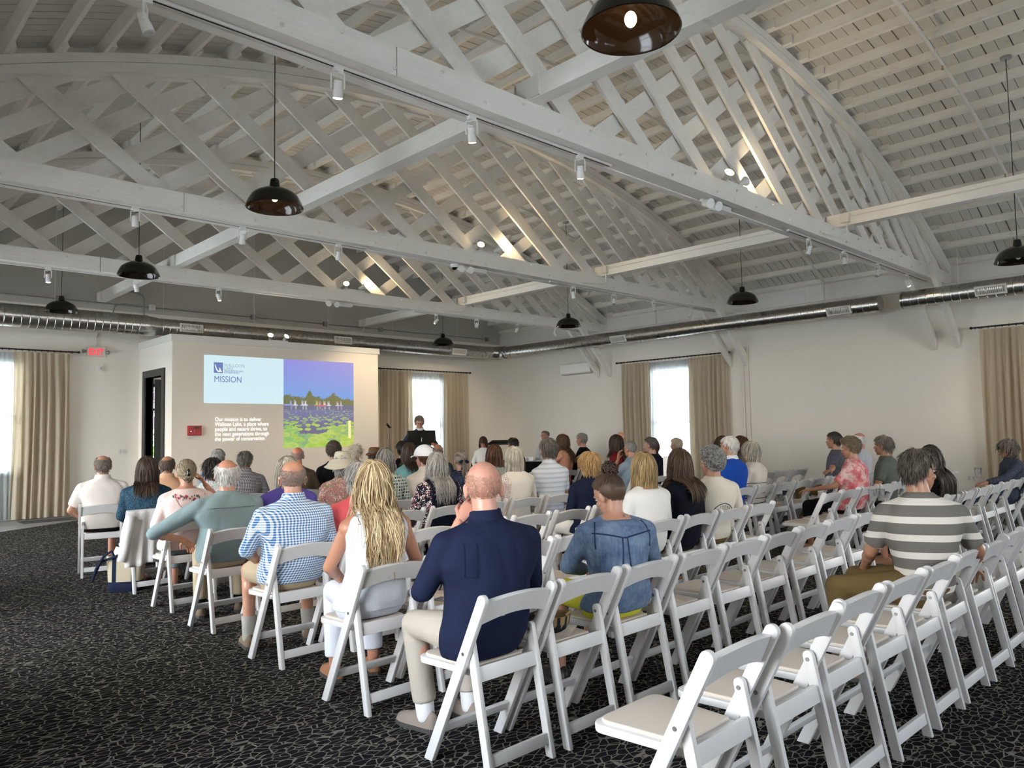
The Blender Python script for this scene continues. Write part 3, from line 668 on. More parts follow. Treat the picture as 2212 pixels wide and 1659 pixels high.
# ---------------------------------------------------------------- chairs
m_resin = plain("white resin", (.66,.655,.65), .38, var=.03, bscale=30, bump=.03)
m_pad = plain('beige vinyl seat pad', (.58,.51,.44), .5, bump=.12, bscale=90)
m_bolt = plain('chair bolt', (.25,.25,.25), .4, .8)
def bev(me, w=.004, seg=2):
    bm = bmesh.new(); bm.from_mesh(me); ed = [e for e in bm.edges if len(e.link_faces) == 2 and e.calc_face_angle(0) > .6]
    bmesh.ops.bevel(bm, geom=ed, offset=w, segments=seg, profile=.6, affect='EDGES', clamp_overlap=True); bm.to_mesh(me); bm.free()
    me.polygons.foreach_set('use_smooth', [True]*len(me.polygons)); me.set_sharp_from_angle(angle=math.radians(40)); return me
def board(x0, x1, p_top, p_bot, w, cut_z=0.):
    # a board seen from the side: rounded at p_top (y,z), cut flat at floor
    a = np.array(p_top, float); b = np.array(p_bot, float); d = (b-a)/np.linalg.norm(b-a); n = np.array([-d[1], d[0]])
    pts = [a + n*w/2*math.cos(q) - d*w/2*math.sin(q) for q in np.linspace(0, PI, 9)]
    sl = lambda s: b + n*s*w/2 + d*((cut_z - (b + n*s*w/2)[1])/d[1])
    pts += [sl(-1), sl(1)]
    return MB().prism(pts, x0, x1, 0)
def chair_proto():
    t = thing('folding_chair', 'white folding chair', 'chair')
    for s in (-1, 1):
        x0, x1 = sorted((s*.201, s*.226))
        p = link('back_post', bev(board(x0, x1, (.012,.762), (.395,0), .052).mesh('back_post')), m_resin, t)
        x0, x1 = sorted((s*.172, s*.197))
        l = link('rear_leg', bev(board(x0, x1, (.128,.566), (.012,0), .042).mesh('rear_leg')), m_resin, t)
        mb = MB().tube([(s*.1715,.128,.553),(s*.168,.128,.553)], .008, 10).tube([(s*.2262,.135,.52),(s*.2285,.135,.52)], .008, 10); obj('bolt', mb, m_bolt, l, 40)
    # curved back slat
    rings = []
    for u in np.linspace(-1, 1, 17):
        x = u*.203; zt = .752+.022*(1-u*u); zb_ = .648+.034*(1-u*u); yc = .028-.026*(1-u*u)
        rings.append([(x, yc+.000, zt), (x, yc-.016, zt-.006), (x, yc-.016+.043, zb_), (x, yc+.045, zb_+.004), (x, yc+.012, zt+.0)])
    o = obj('backrest', MB().loft(rings), m_resin, t, 40)
    mb = MB(); pr2 = []
    for q in np.linspace(0, PI/2, 6): pr2.append((.196-.05+.05*math.cos(q), .515-.05+.05*math.sin(q)))
    poly = pr2 + [(-x, y) for x, y in reversed(pr2)] + [(-.165,.135),(.165,.135)]
    mb.prism(poly, .408, .438, 2); seat = link('seat_frame', bev(mb.mesh('seat_frame'), .006), m_resin, t)
    poly2 = [(x*.90, .325+(y-.325)*.90) for x, y in poly]
    link('seat_pad', bev(MB().prism(poly2, .436, .452, 2).mesh('seat_pad'), .007, 3), m_pad, t)
    link('rear_rail', bev(MB().beam((-.172,.098,.428),(.172,.098,.428), .022, .066, up=(0,.2,1)).mesh('rear_rail')), m_resin, t)
    link('rear_stretcher', bev(MB().beam((-.172,.026,.082),(.172,.026,.082), .024, .050, up=(0,.2,1)).mesh('rear_stretcher')), m_resin, t)
    link('front_stretcher', bev(MB().beam((-.201,.318,.155),(.201,.318,.155), .020, .045, up=(0,-.48,1)).mesh('front_stretcher')), m_resin, t)
    return t
CH0 = chair_proto(); CH0_KIDS = {}
def _kids(o):
    if o.name not in CH0_KIDS: CH0_KIDS[o.name] = children(o)
    return CH0_KIDS[o.name]
for o in [CH0] + _kids(CH0): _kids(o)
USED = []
def chair(x, y, label, rz=0., group='white folding chairs in rows'):
    o = CH0 if not USED else copy_tree(CH0, None, lambda q: CH0_KIDS.get(q.name, []))
    USED.append(o); o.location = (x, y, 0); o.rotation_euler = (0, 0, rz); o['label'] = label; o['group'] = group; return o
ROWY = {1:1.30, 2:2.43, 3:3.46, 4:4.54, 5:5.74, 6:6.68, 7:7.75, 8:9.02, 9:10.1}
LX0 = {1:2.07, 2:2.13, 3:2.19, 4:2.25, 5:2.30, 6:2.33, 7:2.36, 8:2.23, 9:2.5}
LP = {1:.487, 2:.492, 3:.508, 4:.522, 5:.530, 6:.530, 7:.530, 8:.53, 9:.53}
def lx(r, k): return LX0[r] + .226 + LP[r]*k
def rx(r, k): return {2:7.72, 3:7.74, 4:7.90, 5:7.75, 6:7.75, 7:7.75, 8:7.75}[r] + .226 + .505*k
# ---------------------------------------------------------------- people
SKIN = {}
def skin(col):
    key = 'skin %.2f %.2f %.2f' % col
    if key in MATS: return MATS[key]
    t = NT(key); v = t.coord(); n1 = t.noise(v, 16, 3); n2 = t.noise(v, 120, 2)
    t.p(Base_Color=t.mix(n1, (col[0]*.86, col[1]*.74, col[2]*.70), (min(1,col[0]*1.08), col[1]*1.05, col[2]*1.05)), Roughness=.42, Subsurface_Weight=.12, Subsurface_Radius=(.02,.008,.004)); t.b.inputs['Subsurface Scale'].default_value = .6
    t.bump(n2, .12, .002); MATS[key] = t.m; return t.m
def hair_mat(a, b):
    key = 'hair ' + ' '.join('%.3f' % x for x in a+b)
    if key in MATS: return MATS[key]
    t = NT(key); g = t.n('NewGeometry'); v = t.coord((1,1,.12)); n = t.noise(v, 170, 3)
    f = t.math('MULTIPLY_ADD', t.math('SUBTRACT', n, .5), .7, g.outputs['Random Per Island'])
    t.p(Base_Color=t.mix(f, a, b), Roughness=.48); t.b.inputs['Specular IOR Level'].default_value = .35; t.bump(n, .35, .003); MATS[key] = t.m; return t.m
H = lambda s: {'white': ((.50,.48,.44),(.80,.78,.74)), 'grey': ((.20,.19,.175),(.46,.44,.41)), 'greybrown': ((.09,.075,.06),(.26,.22,.18)), 'brown': ((.025,.015,.010),(.085,.050,.030)), 'dark': ((.008,.006,.005),(.030,.021,.016)),
  'auburn': ((.045,.018,.008),(.13,.055,.025)), 'blonde': ((.22,.135,.055),(.78,.62,.38)), 'darkblonde': ((.20,.13,.055),(.52,.37,.18)), 'ash': ((.10,.08,.05),(.33,.26,.17)), 'silver': ((.24,.22,.18),(.70,.65,.54)), 'straw': ((.26,.15,.06),(.58,.38,.17)), 'saltpepper': ((.05,.048,.045),(.55,.54,.52))}[s]
m_eye = plain('eye white', (.7,.68,.64), .2); m_iris = plain('iris', (.03,.025,.02), .1); m_lip = plain('lips', (.42,.16,.13), .45); m_glass_rim = plain('spectacle rim', (.01,.01,.01), .25)
m_lensp = glass()
TMP = []
def remesh(mb, voxel, smooth=3, fac=.5):
    me = mb.mesh('tmp'); o = bpy.data.objects.new('tmp', me); C.objects.link(o)
    m = o.modifiers.new('r', 'REMESH'); m.mode = 'VOXEL'; m.voxel_size = voxel; m.use_smooth_shade = True
    if smooth: s = o.modifiers.new('s', 'SMOOTH'); s.factor = fac; s.iterations = smooth
    dg = bpy.context.evaluated_depsgraph_get(); r = bpy.data.meshes.new_from_object(o.evaluated_get(dg)); bpy.data.objects.remove(o); bpy.data.meshes.remove(me)
    n = len(r.vertices); V = np.empty(n*3); r.vertices.foreach_get('co', V); V = V.reshape(-1,3); F = [tuple(p.vertices) for p in r.polygons]; bpy.data.meshes.remove(r)
    return V, F
def R3(yaw=0, pitch=0, roll=0):   # yaw left +, pitch up +, roll to own right +
    a, b, c = (math.radians(x) for x in (yaw, pitch, roll))
    return np.array((Matrix.Rotation(a, 3, 'Z') @ Matrix.Rotation(b, 3, 'X') @ Matrix.Rotation(c, 3, 'Y')))
def folds(V, amp, seed, freq=16):
    r = np.random.default_rng(seed); D = np.zeros(len(V))
    for i in range(7):
        k = r.normal(size=3)*freq*(.5+r.random()); k[2] *= .55; D += np.sin(V@k + r.random()*6)
    return D*amp/3
def torso_rings(s, inf, zmin=-1, zmax=9, hem_flare=0):
    W = s['W']; f = s['female']; sh = s['shw']
    base = [(.455,.168,.115,.285),(.50,.186*(1.04 if f else 1),.135,.275),(.56,.186*(1.02 if f else 1)*(.6+.4*W),.140,.252),(.63,(.160 if f else .168)*W,.128*W,.222),(.71,(.142 if f else .160)*W,.118*W,.195),(.79,(.146 if f else .166)*(.35+.65*W),.120*(.3+.7*W),.182),
            (.87,(.160 if f else .180)*(.5+.5*W),.124,.172),(.93,.180*(.6+.4*W),.118,.166),(.975,.176,.108,.165),(1.01,.150,.092,.166),(1.04,.108,.076,.171),(1.065,.074,.062,.178),(1.085,.058,.054,.182)]
    out = []; th = np.arange(28)*2*PI/28; ct, st = np.cos(th), np.sin(th); e = .82
    for z, w, d, y in base:
        if z < zmin or z > zmax: continue
        k = sh if z > .84 else 1.
        if z > 1.05: k = 1.
        w = w*k + inf; dd = d + inf
        if hem_flare and z < .6: w += hem_flare; dd += hem_flare
        out.append(np.stack([w*np.sign(ct)*np.abs(ct)**e, y + dd*np.sign(st)*np.abs(st)**e, np.full(28, z)], 1))
    return np.array(out)
def hand_mesh(mb, w, d, nrm, side, curl, k=1.0):
    d = np.array(d, float); d /= np.linalg.norm(d); nrm = np.array(nrm, float); nrm -= d*(nrm@d); nrm /= np.linalg.norm(nrm); a = np.cross(d, nrm)*side   # a: toward thumb side
    w = np.array(w, float)
    th = np.arange(10)*2*PI/10; rings = []
    for t, wd, tk in ((-.03,.027,.021),(0,.028,.018),(.03,.037,.016),(.06,.042,.014),(.085,.040,.012),(.095,.034,.008)):
        rings.append([w + d*t*k + a*wd*k*math.cos(q) + nrm*tk*k*math.sin(q) for q in th])
    mb.loft(rings)
    for i, (off, L) in enumerate(((.029,.070),(.0105,.080),(-.0085,.074),(-.027,.058))):
        p = w + (d*(.088 - .006*abs(i-1.2)) + a*off)*k; dirv = d + a*off*.6; dirv /= np.linalg.norm(dirv); P = [p - dirv*.012*k, p]; ang = 0
        for j, fr in enumerate((.46,.30,.24)):
            ang += curl*(.55, 1.0, .8)[j]*(1+.12*i); dv = dirv*math.cos(ang) + nrm*math.sin(ang); P.append(P[-1] + dv*L*fr*k)
        mb.tube(P, [.0088*k,.0095*k,.0088*k,.0080*k,.0055*k], 7)
    p = w + (d*.018 + a*.026)*k; dv = d*.62 + a*.72 + nrm*.25; dv /= np.linalg.norm(dv); dv2 = d*.85 + a*.25 + nrm*(.3+.4*curl); dv2 /= np.linalg.norm(dv2)
    mb.tube([p - dv*.01*k, p, p + dv*.034*k, p + (dv*.034+dv2*.026)*k, p + (dv*.034+dv2*.048)*k], [.012*k,.012*k,.0105*k,.0095*k,.006*k], 7)
def head_local(s):
    mb = MB(); k = 1.0
    mb.ell((0,-.008,.030), (.0765,.098,.090), nu=20, nv=14)
    mb.ell((0,.030,-.040), (.058,.066,.078), nu=16, nv=10)
    mb.ell((0,.045,-.088), (.036,.040,.028), nu=12, nv=8)
    mb.ell((0,.066,-.100), (.020,.020,.015), nu=10, nv=6)
    mb.ell((0,.070,.022), (.056,.026,.014), nu=14, nv=8)
    for q in (-1,1): mb.ell((q*.040,.056,-.028), (.024,.028,.020), nu=10, nv=8)
    mb.capsule((0,.084,.012), (0,.104,-.026), .008, .0125, 8, 3); mb.ell((0,.102,-.032), (.017,.012,.010), nu=10, nv=6)
    mb.ell((0,.086,-.062), (.024,.012,.013), nu=10, nv=6)
    for q in (-1,1):
        rot = R3(q*-28, 8, q*8); mb.ell((q*.080,-.012,-.008), (.0085,.021,.033), rot, 10, 8); mb.ell((q*.077,-.008,-.032), (.008,.011,.012), None, 8, 6)
    return mb
CE = np.array([0,-.008,.030]); CR = np.array([.0785,.100,.0925])
def hair_mask(D, style):
    az = np.degrees(np.abs(np.arctan2(D[:,0], D[:,1]))); el = np.degrees(np.arcsin(np.clip(D[:,2], -1, 1)))
    hl = np.interp(az, [0,25,45,70,88,100,125,180], [40,38,30,12,2,-28,-54,-62])
    m = el > hl
    if style.get('recede'): m &= ~((az < 62) & (el < 62 + style['recede']))
    if style.get('bald'):
        c = np.array([0,-.22,1.]); c /= np.linalg.norm(c); m &= np.degrees(np.arccos(np.clip(D@c, -1, 1))) > style['bald']
    return m
def hair(s, hc, Rh, mat_pair, st, seed, k):
    r = np.random.default_rng(seed); mb = MB(); toW = lambda P: hc + (P*k) @ Rh.T
    off = st.get('off', .006); n1, n2 = 56, 34
    # cap
    TH = np.linspace(-PI, PI, n1, endpoint=False); EL = np.radians(np.linspace(-64, 89.5, n2)); V = []; 
    G = np.array([[(math.sin(a)*math.cos(e), math.cos(a)*math.cos(e), math.sin(e)) for a in TH] for e in EL]); D = G.reshape(-1,3)
    m = hair_mask(D, st).reshape(n2, n1)
    P = CE + D*(CR + off*(1+.25*np.sin(D@np.array([9,7,5.]))[:,None]))
    low = D[:,2] < -.15; P[low] = CE + D[low]*(CR + off) + np.array([0,-.004,0]); nk = np.hypot(P[:,0], P[:,1]+.012); lo2 = low & (P[:,2] < -.01) & (nk < .067); P[lo2,0] *= (.067/np.maximum(nk[lo2],1e-6)); P[lo2,1] = (P[lo2,1]+.012)*(.067/np.maximum(nk[lo2],1e-6))-.012
    F = []
    for i in range(n2-1):
        for j in range(n1):
            q = (i*n1+j, i*n1+(j+1)%n1, (i+1)*n1+(j+1)%n1, (i+1)*n1+j)
            if all(m.ravel()[t] for t in q): F.append(q)
    F.append(tuple((n2-1)*n1+j for j in range(n1))) if not st.get('bald') and not st.get('recede') else None
    used = sorted({i for f in F for i in f}); idx = {u: i for i, u in enumerate(used)}
    if F and not st.get('nocap'): mb.add(toW(P[used]), [tuple(idx[i] for i in f) for f in F])
    N = st.get('n', 0)
    if N:
        Dn = r.normal(size=(N*6,3)); Dn /= np.linalg.norm(Dn, axis=1, keepdims=True); Dn = Dn[hair_mask(Dn, st)][:N]; N = len(Dn)
        L = st['L']*(1 + st.get('Lv', .15)*r.normal(size=N)); seg = st.get('seg', 7); lay = 1.03 + st.get('thick', .12)*r.random(N)
        P = CE + Dn*CR*lay[:,None]*.99; pts = [P.copy()]; cr = np.array(st.get('crown', (0,-.45,.9)), float); cr /= np.linalg.norm(cr)
        bun = st.get('bun'); grav = np.array([0,0,-1.]) @ Rh; gw = st.get('g', .3); prev = None; ran = r.normal(size=(N,3))
        for q in range(seg):
            d = (P-CE)/CR; d /= np.linalg.norm(d, axis=1, keepdims=True)
            if bun is not None: t = np.array(bun) - P; t /= np.linalg.norm(t, axis=1, keepdims=True) + 1e-9
            else:
                t = (d@cr)[:,None]*d - cr; t /= np.linalg.norm(t, axis=1, keepdims=True) + 1e-6
                t = t + np.array(st.get('sweep', (0,0,0)), float)
                out = np.clip((np.linalg.norm((P-CE)/CR, axis=1)-1.)*2, 0, 1)[:,None]; g = np.clip(gw + .5*(q/seg)*st.get('gq', 1.), 0, 1); t = t*(1-g) + grav*g
            t = t + ran*st.get('mess', .10) + r.normal(size=(N,3))*st.get('jit', .04)
            if prev is not None: t = .5*prev/np.linalg.norm(prev, axis=1, keepdims=True) + .5*t/np.linalg.norm(t, axis=1, keepdims=True)
            prev = t; t = t/np.linalg.norm(t, axis=1, keepdims=True); P = P + t*(L/seg)[:,None]
            if bun is not None:
                dd = np.array(bun)-P; dist = np.linalg.norm(dd, axis=1); P = np.where((dist < .02)[:,None], np.array(bun)+ran*.008, P)
            rad = np.linalg.norm((P-CE)/CR, axis=1); need = lay*(1-.0*q); P = np.where((rad < need)[:,None], CE + (P-CE)/np.maximum(rad,1e-6)[:,None]*need[:,None], P)
            nk = np.hypot(P[:,0], P[:,1]+.005); rn = (.066+.2*(lay-1.03)); mneck = (P[:,2] < -.05)&(nk < rn); P[mneck,:2] = np.stack([P[mneck,0], P[mneck,1]+.005],1)/np.maximum(nk[mneck],1e-6)[:,None]*rn[mneck][:,None] - np.array([0,.005])
            pts.append(P.copy())
        A = np.array(pts)                      # seg+1, N, 3
        if st.get('wave'):
            u = np.linspace(0,1,seg+1)[:,None]; ph = r.random(N)*6.28; fq = st.get('wf', 14)
            A[:,:,0] += st['wave']*u**.8*np.sin(fq*u*(1+.15*ran[:,0]) + ph); A[:,:,1] += st['wave']*.7*u**.8*np.cos(fq*u*1.1 + ph)
        if st.get('ring'):
            P0 = CE + Dn*CR*(lay[:,None]+.02); u1 = np.cross(Dn, r.normal(size=(N,3))); u1 /= np.linalg.norm(u1, axis=1, keepdims=True); u2 = np.cross(Dn, u1)*.8 + Dn*.45; rr_ = st['ring']*(.6+.8*r.random(N))[:,None]; p0 = r.random(N)*6.28
            A = np.array([P0 + rr_*(u1*np.cos(p0+q*.85)[:,None] + u2*np.sin(p0+q*.85)[:,None]) + Dn*.0015*q for q in range(seg+1)])
        Wd = toW(A.reshape(-1,3)).reshape(seg+1, N, 3)
        if st['L'] > .2:                       # keep long hair off the shoulders and back
            prof = s['prof']; iRL = s['RL'].T; piv_ = np.array([0,.26,.50])
            for q in range(seg+1):
                Q = piv_ + (Wd[q]-piv_-np.array([0,0,s['dz']])) @ iRL.T; z_ = .462 + (Q[:,2]-.462)/s['zs']
                w_ = np.interp(z_, prof[:,0], prof[:,1]) + .022 + .03*(lay-1.03)/.15; d_ = np.interp(z_, prof[:,0], prof[:,2]) + .022 + .05*(lay-1.03)/.15*.6; y_ = np.interp(z_, prof[:,0], prof[:,3])
                x_ = np.clip(Q[:,0]/w_, -1, 1); need_ = np.sqrt(np.maximum(0, 1-np.abs(x_)**2.4))*d_; m_ = (np.abs(Q[:,1]-y_) < need_) & (z_ < 1.075)
                Q[:,1] = np.where(m_, np.where(Q[:,1] < y_+.03, y_-need_, y_+need_), Q[:,1]); Wd[q] = piv_ + np.array([0,0,s['dz']]) + (Q-piv_) @ s['RL'].T
        w0 = st.get('w', .0045)*k; pr = np.interp(np.linspace(0,1,seg+1), [0,.15,.7,1], [.55,1,.9,.15])
        Vs = []; Fs = []; c0 = 0; nn = 4
        T = np.gradient(Wd, axis=0); T /= np.linalg.norm(T, axis=2, keepdims=True)+1e-9; B = Wd - (hc + np.array([0,0,.0])); B = np.cross(T, B); B /= np.linalg.norm(B, axis=2, keepdims=True)+1e-9; Nn = np.cross(B, T)
        ww = w0*(.7+.6*r.random(N))
        for a, (cb, cn) in enumerate(((1,0),(0,.5),(-1,0),(0,-.5))): Vs.append(Wd + (B*cb+Nn*cn)*(pr[:,None]*ww[None,:])[:,:,None])
        Vs = np.stack(Vs, 2)                    # seg+1, N, 4, 3
        Vn = np.transpose(Vs, (1,0,2,3)).reshape(-1,3); per = (seg+1)*4; F = []
        for i in range(N):
            b = i*per
            for q in range(seg):
                for a in range(4): a2 = (a+1)%4; F.append((b+q*4+a, b+q*4+a2, b+(q+1)*4+a2, b+(q+1)*4+a))
        mb.add(Vn, F)
    if st.get('bunball'):
        c = np.array(st['bunball'], float); rb = st.get('bunr', .045)
        mb.ell(toW(c[None])[0], np.array([rb,rb,rb*.85])*k*.86, None, 14, 10)
        for i in range(46):
            ax = r.normal(size=3); ax /= np.linalg.norm(ax); u = np.cross(ax, (0,0,1.)); u /= np.linalg.norm(u); v = np.cross(ax, u); th0 = r.random()*6; rr_ = rb*(.9+.16*r.random())
            mb.tube(toW(np.array([c + (u*math.cos(q)+v*math.sin(q))*rr_ + ax*rb*.25*r.normal() for q in np.linspace(th0, th0+2.6, 9)])), .005*k, 4)
    return mb
HS = {
 'stub': dict(off=.0025, bald=44, nocap=True, n=1500, L=.011, seg=2, w=.0013, thick=.004, mess=.5), 'stubfull': dict(off=.003, n=260, L=.018, seg=2, w=.0022, thick=.02, mess=.4),
 'fringe': dict(off=.004, bald=46, n=420, L=.045, seg=4, w=.0030, thick=.09, g=.25, mess=.2), 'fringe_low': dict(off=.004, bald=58, n=300, L=.032, seg=4, w=.0028, thick=.06, g=.25, mess=.2),
 'thin': dict(off=.004, bald=24, n=460, L=.045, seg=4, w=.0030, thick=.08, g=.2, mess=.2),
 'short': dict(off=.008, n=520, L=.055, seg=4, w=.0036, thick=.12, g=.2, mess=.22, crown=(0,.1,.95)), 'side': dict(off=.009, n=520, L=.07, seg=5, w=.0040, thick=.13, g=.15, mess=.15, sweep=(.35,-.25,0)),
 'curly': dict(off=.016, n=900, L=.085, seg=7, w=.0030, thick=.26, g=.1, ring=.013), 'fluffy': dict(off=.012, n=600, L=.06, seg=5, w=.0035, thick=.26, g=.05, mess=.65, jit=.3),
 'shortw': dict(off=.012, n=560, L=.085, seg=6, w=.0045, thick=.22, g=.22, mess=.2, crown=(0,-.2,.95)),
 'bob': dict(off=.012, n=620, L=.21, Lv=.08, seg=9, w=.0052, thick=.24, g=.46, mess=.05, jit=.02), 'lob': dict(off=.012, n=640, L=.29, Lv=.06, seg=10, w=.0055, thick=.26, g=.52, mess=.05, jit=.02),
 'long': dict(off=.012, n=640, L=.46, Lv=.12, seg=14, w=.0058, thick=.22, g=.46, mess=.07, jit=.03, wave=.012, wf=12),
 'wavy': dict(off=.012, n=560, L=.26, Lv=.15, seg=10, w=.0055, thick=.22, g=.28, mess=.12, jit=.1, wave=.012, wf=14),
 'updo': dict(off=.010, n=560, L=.13, seg=7, w=.0046, thick=.12, mess=.08, bun=(0,-.115,-.03), bunball=(0,-.112,-.035), bunr=.042), 'bun': dict(off=.010, n=560, L=.15, seg=8, w=.0046, thick=.10, mess=.05, bun=(0,-.085,.115), bunball=(0,-.075,.135), bunr=.046),
 'pony': dict(off=.010, n=420, L=.15, seg=8, w=.0048, thick=.08, mess=.05, bun=(0,-.118,-.01)),
}
BODY_F = lambda s: s['female']
PEOPLE = []
def person(x, y, label, ztop=1.31, rz=0., W=1.0, shw=1.0, female=False, lean=0., roll=0., head=(0,0,0), sk=(.50,.30,.21), hr=None, hs=None, hsx=None, top=None, sleeve='short', collar=None, low=None, lowlen='long', armL=None, armR=None, legs=None, shoe=None, sock=None, face=False, glasses=None, near=False, hy=0., neckline=0., hk=1.0, standing=False, twist=0., hem=.50, seed=None, extra=None, legyaw=0., hemz=None):
    """x, y: the chair under the person; rz turns the person to his left."""
    seed = seed or len(PEOPLE)*13+5
    t = thing('person', label, 'person', (x, y, 0), math.radians(rz)); PEOPLE.append(t)
    s = dict(W=W, female=female, shw=shw*(.90 if female else 1.0)); dz = ztop-1.325 if standing else 0.; zs = 1. if standing else (ztop-.462)/(1.325-.462)
    piv = np.array([0,.26,.50]); RL = R3(twist, -lean, roll)
    def U(P):      # upper body: stretch to the sitting height, then lean about the hips
        P = np.array(P, float).reshape(-1,3).copy(); P[:,2] = .462 + (P[:,2]-.462)*zs
        k = np.clip((P[:,2]-.5)/.25, 0, 1)[:,None]; Q = piv + (P-piv)@RL.T; return P*(1-k)+Q*k + np.array([0,0,dz])
    def AZ(p): return np.array([p[0], p[1], (.462+(p[2]-.462)*zs if p[2] > .462 else p[2])+dz])
    AW = R3(twist if not (armL and armL.get('fix')) else 0); po = np.array([0,.20,0]); AR = lambda p: po + AW@(p-po)
    female_k = .86 if female else 1.0; hk = hk*(.955 if female else 1.0)
    # joints
    ear = U([(0,.195+hy*.5,1.185)])[0]; hc = U([(0,.195+hy,1.205)])[0]; Rh = RL@R3(*head); hc = hc + Rh@np.array([0,.012,0])
    shy = .166; SH = {q: U([(q*.168*s['shw'], shy, .962)])[0] for q in (-1,1)}
    s['RL'] = RL; s['zs'] = zs; s['dz'] = dz; rg = torso_rings(s, 0.); s['prof'] = np.stack([rg[:,0,2], rg[:,:,0].max(1), (rg[:,:,1].max(1)-rg[:,:,1].min(1))/2, (rg[:,:,1].max(1)+rg[:,:,1].min(1))/2], 1); s['prof'][4:-4,1] += .05
    arms = {-1: armL or {}, 1: armR or {}}; J = {}
    for q in (-1,1):
        a = arms[q]; el = AR(AZ(a.get('el', (q*.245,.215,.735)))); wr = AR(AZ(a.get('wr', (q*.105,.455,.585)))); J[q] = (SH[q], el, wr, a)
    LG = legs or {}
    HP = {q: np.array([q*.092,.285,.555]) for q in (-1,1)}; KN = {q: np.array(LG.get(('k',q), (q*.125,.685,.530))) for q in (-1,1)}; AN = {q: np.array(LG.get(('a',q), (q*.125,.665,.10))) for q in (-1,1)}; FD = {q: np.array(LG.get(('f',q), (q*.12,1,0.)), float) for q in (-1,1)}
    for q in (-1,1): FD[q] /= np.linalg.norm(FD[q])
    LR = R3(legyaw)
    for q in (-1,1):
        o_ = np.array([q*.05,.285,0]); KN[q] = o_ + LR@(KN[q]-o_); AN[q] = o_ + LR@(AN[q]-o_); FD[q] = LR@FD[q]
    if standing:
        for q in (-1,1): HP[q] = np.array([q*.09,.26,.95]); KN[q] = np.array([q*.10,.27,.51]); AN[q] = np.array([q*.10,.24,.10])
    # ---- body, one surface
    vox = .0075 if near else .0115
    mb = MB(); mb.loft(U(torso_rings(s, 0).reshape(-1,3)).reshape(-1,28,3))
    nb = U([(0,.178,1.04)])[0]; mb.capsule(nb, ear + Rh@np.array([0,-.012,-.02]), .064*female_k, .056*female_k, 14, 3)
    mb.ell(U([(0,.172,1.045)])[0], (.085*s['shw'],.055,.030))
    ra = (.052*(.75+.25*W)*(.86 if female else 1), .040*(.92 if female else 1), .034*(.9 if female else 1), .026*(.92 if female else 1))
    for q in (-1,1):
        sh, el, wr, a = J[q]; mb.capsule(sh, el, ra[0], ra[1]); mb.capsule(el, wr, ra[1]*.98, ra[3]); mid = el + (wr-el)*.3; mb.ell(mid, (ra[1],)*3, None, 10, 8); mb.ell(sh, (.055*female_k,.055,.055), None, 12, 8); mb.capsule(U([(q*.05,.172,1.035)])[0], sh, .046, .052, 12, 3)
        tk = .080 if female else .085
        mb.capsule(HP[q], KN[q], tk, .056); mb.capsule(KN[q], AN[q], .054, .036); mb.ell(KN[q]+(AN[q]-KN[q])*.30+np.array([0,-.012,0]), (.052,.056,.085), None, 12, 8)
        ft = AN[q] + np.array([0,0,-.06]); mb.capsule(ft, ft + FD[q]*.135, .036, .028)
    V, F = remesh(mb, vox, 4)
    hv, hf = remesh(head_local(s), .0050 if near else .0062, 4); hv = hc + (hv*hk)@Rh.T
    nf = MB().add(V, F).add(hv, hf); 
    for q in (-1,1):
        sh, el, wr, a = J[q]; d = np.array(a.get('hd', wr-el), float); d /= np.linalg.norm(d)
        hand_mesh(nf, wr + d*.02, d, a.get('hn', (q*-.25,.1,-1.)), -q*a.get('flip', 1)*1.0, a.get('curl', .45), .98*(.92 if female else 1.02))
    me = nf.mesh('body'); me.polygons.foreach_set('use_smooth', [True]*len(me.polygons)); body = link('body', me, skin(sk), t)
    # ---- clothes
    cv = .009 if near else .013
    if top:
        tm, = (top,) ; mb = MB(); e = .013
        zc = 1.085 - neckline
        rings = torso_rings(s, e, hem-.01, zc if neckline else 9, .006)
        mb.loft(U(rings.reshape(-1,3)).reshape(-1,28,3))
        for q in (-1,1):
            sh, el, wr, a = J[q]
            if sleeve == 'none': continue
            rs = ra[0]+.016; f = {'short': .80, 'cap': .45, 'elbow': 1.0}.get(sleeve, 1.0)
            mb.ell(sh, (.064*female_k+.004,.068,.064), None, 14, 10); mb.capsule(U([(q*.075,.172,1.012)])[0], sh, .056, .066, 14, 3)
            mb.capsule(sh, sh+(el-sh)*f, rs, (ra[1]+.020 if f < 1 else ra[1]+.013), 14, 3, flat1=f < 1)
            if sleeve in ('long','threeq'):
                g = .93 if sleeve == 'long' else .55; mb.capsule(el, el+(wr-el)*g, ra[1]+.012, ra[3]+.014, 14, 3, flat1=True)
        V, F = remesh(mb, cv, 9 if near else 5); c0 = V.mean(0)
        D = V - np.array([0,.2,0]); D[:,2] = 0; D /= np.linalg.norm(D, axis=1, keepdims=True)+1e-6
        V = V + D*np.abs(folds(V, .006, seed, 17))[:,None]
        me = MB().add(V, F).mesh('shirt'); me.polygons.foreach_set('use_smooth', [True]*len(me.polygons)); shirt = link('blouse' if female else 'shirt', me, tm, t)
    if collar:
        mb = MB(); th = np.arange(24)*2*PI/24; R_ = []
        c1 = U([(0,.180,1.060)])[0]; c2 = ear*.45 + U([(0,.186,1.085)])[0]*.55 + np.array([0,0,.008]); ax = (c2-c1)/np.linalg.norm(c2-c1); h = .048
        rc = .070*female_k
        for (u, r_) in ((0,rc+.012),(h,rc),(h+.004,rc+.004),(h*.55,rc+.010),(.004,rc+.019)):
            R_.append([c1 + ax*(u + .0) + np.array([r_*math.cos(q), r_*.95*math.sin(q), (-.022 if math.sin(q) > 0 else .004)*abs(math.sin(q))]) for q in th])
        obj('collar', MB().loft(R_, False, False), collar if not isinstance(collar, bool) else top, t, 60)
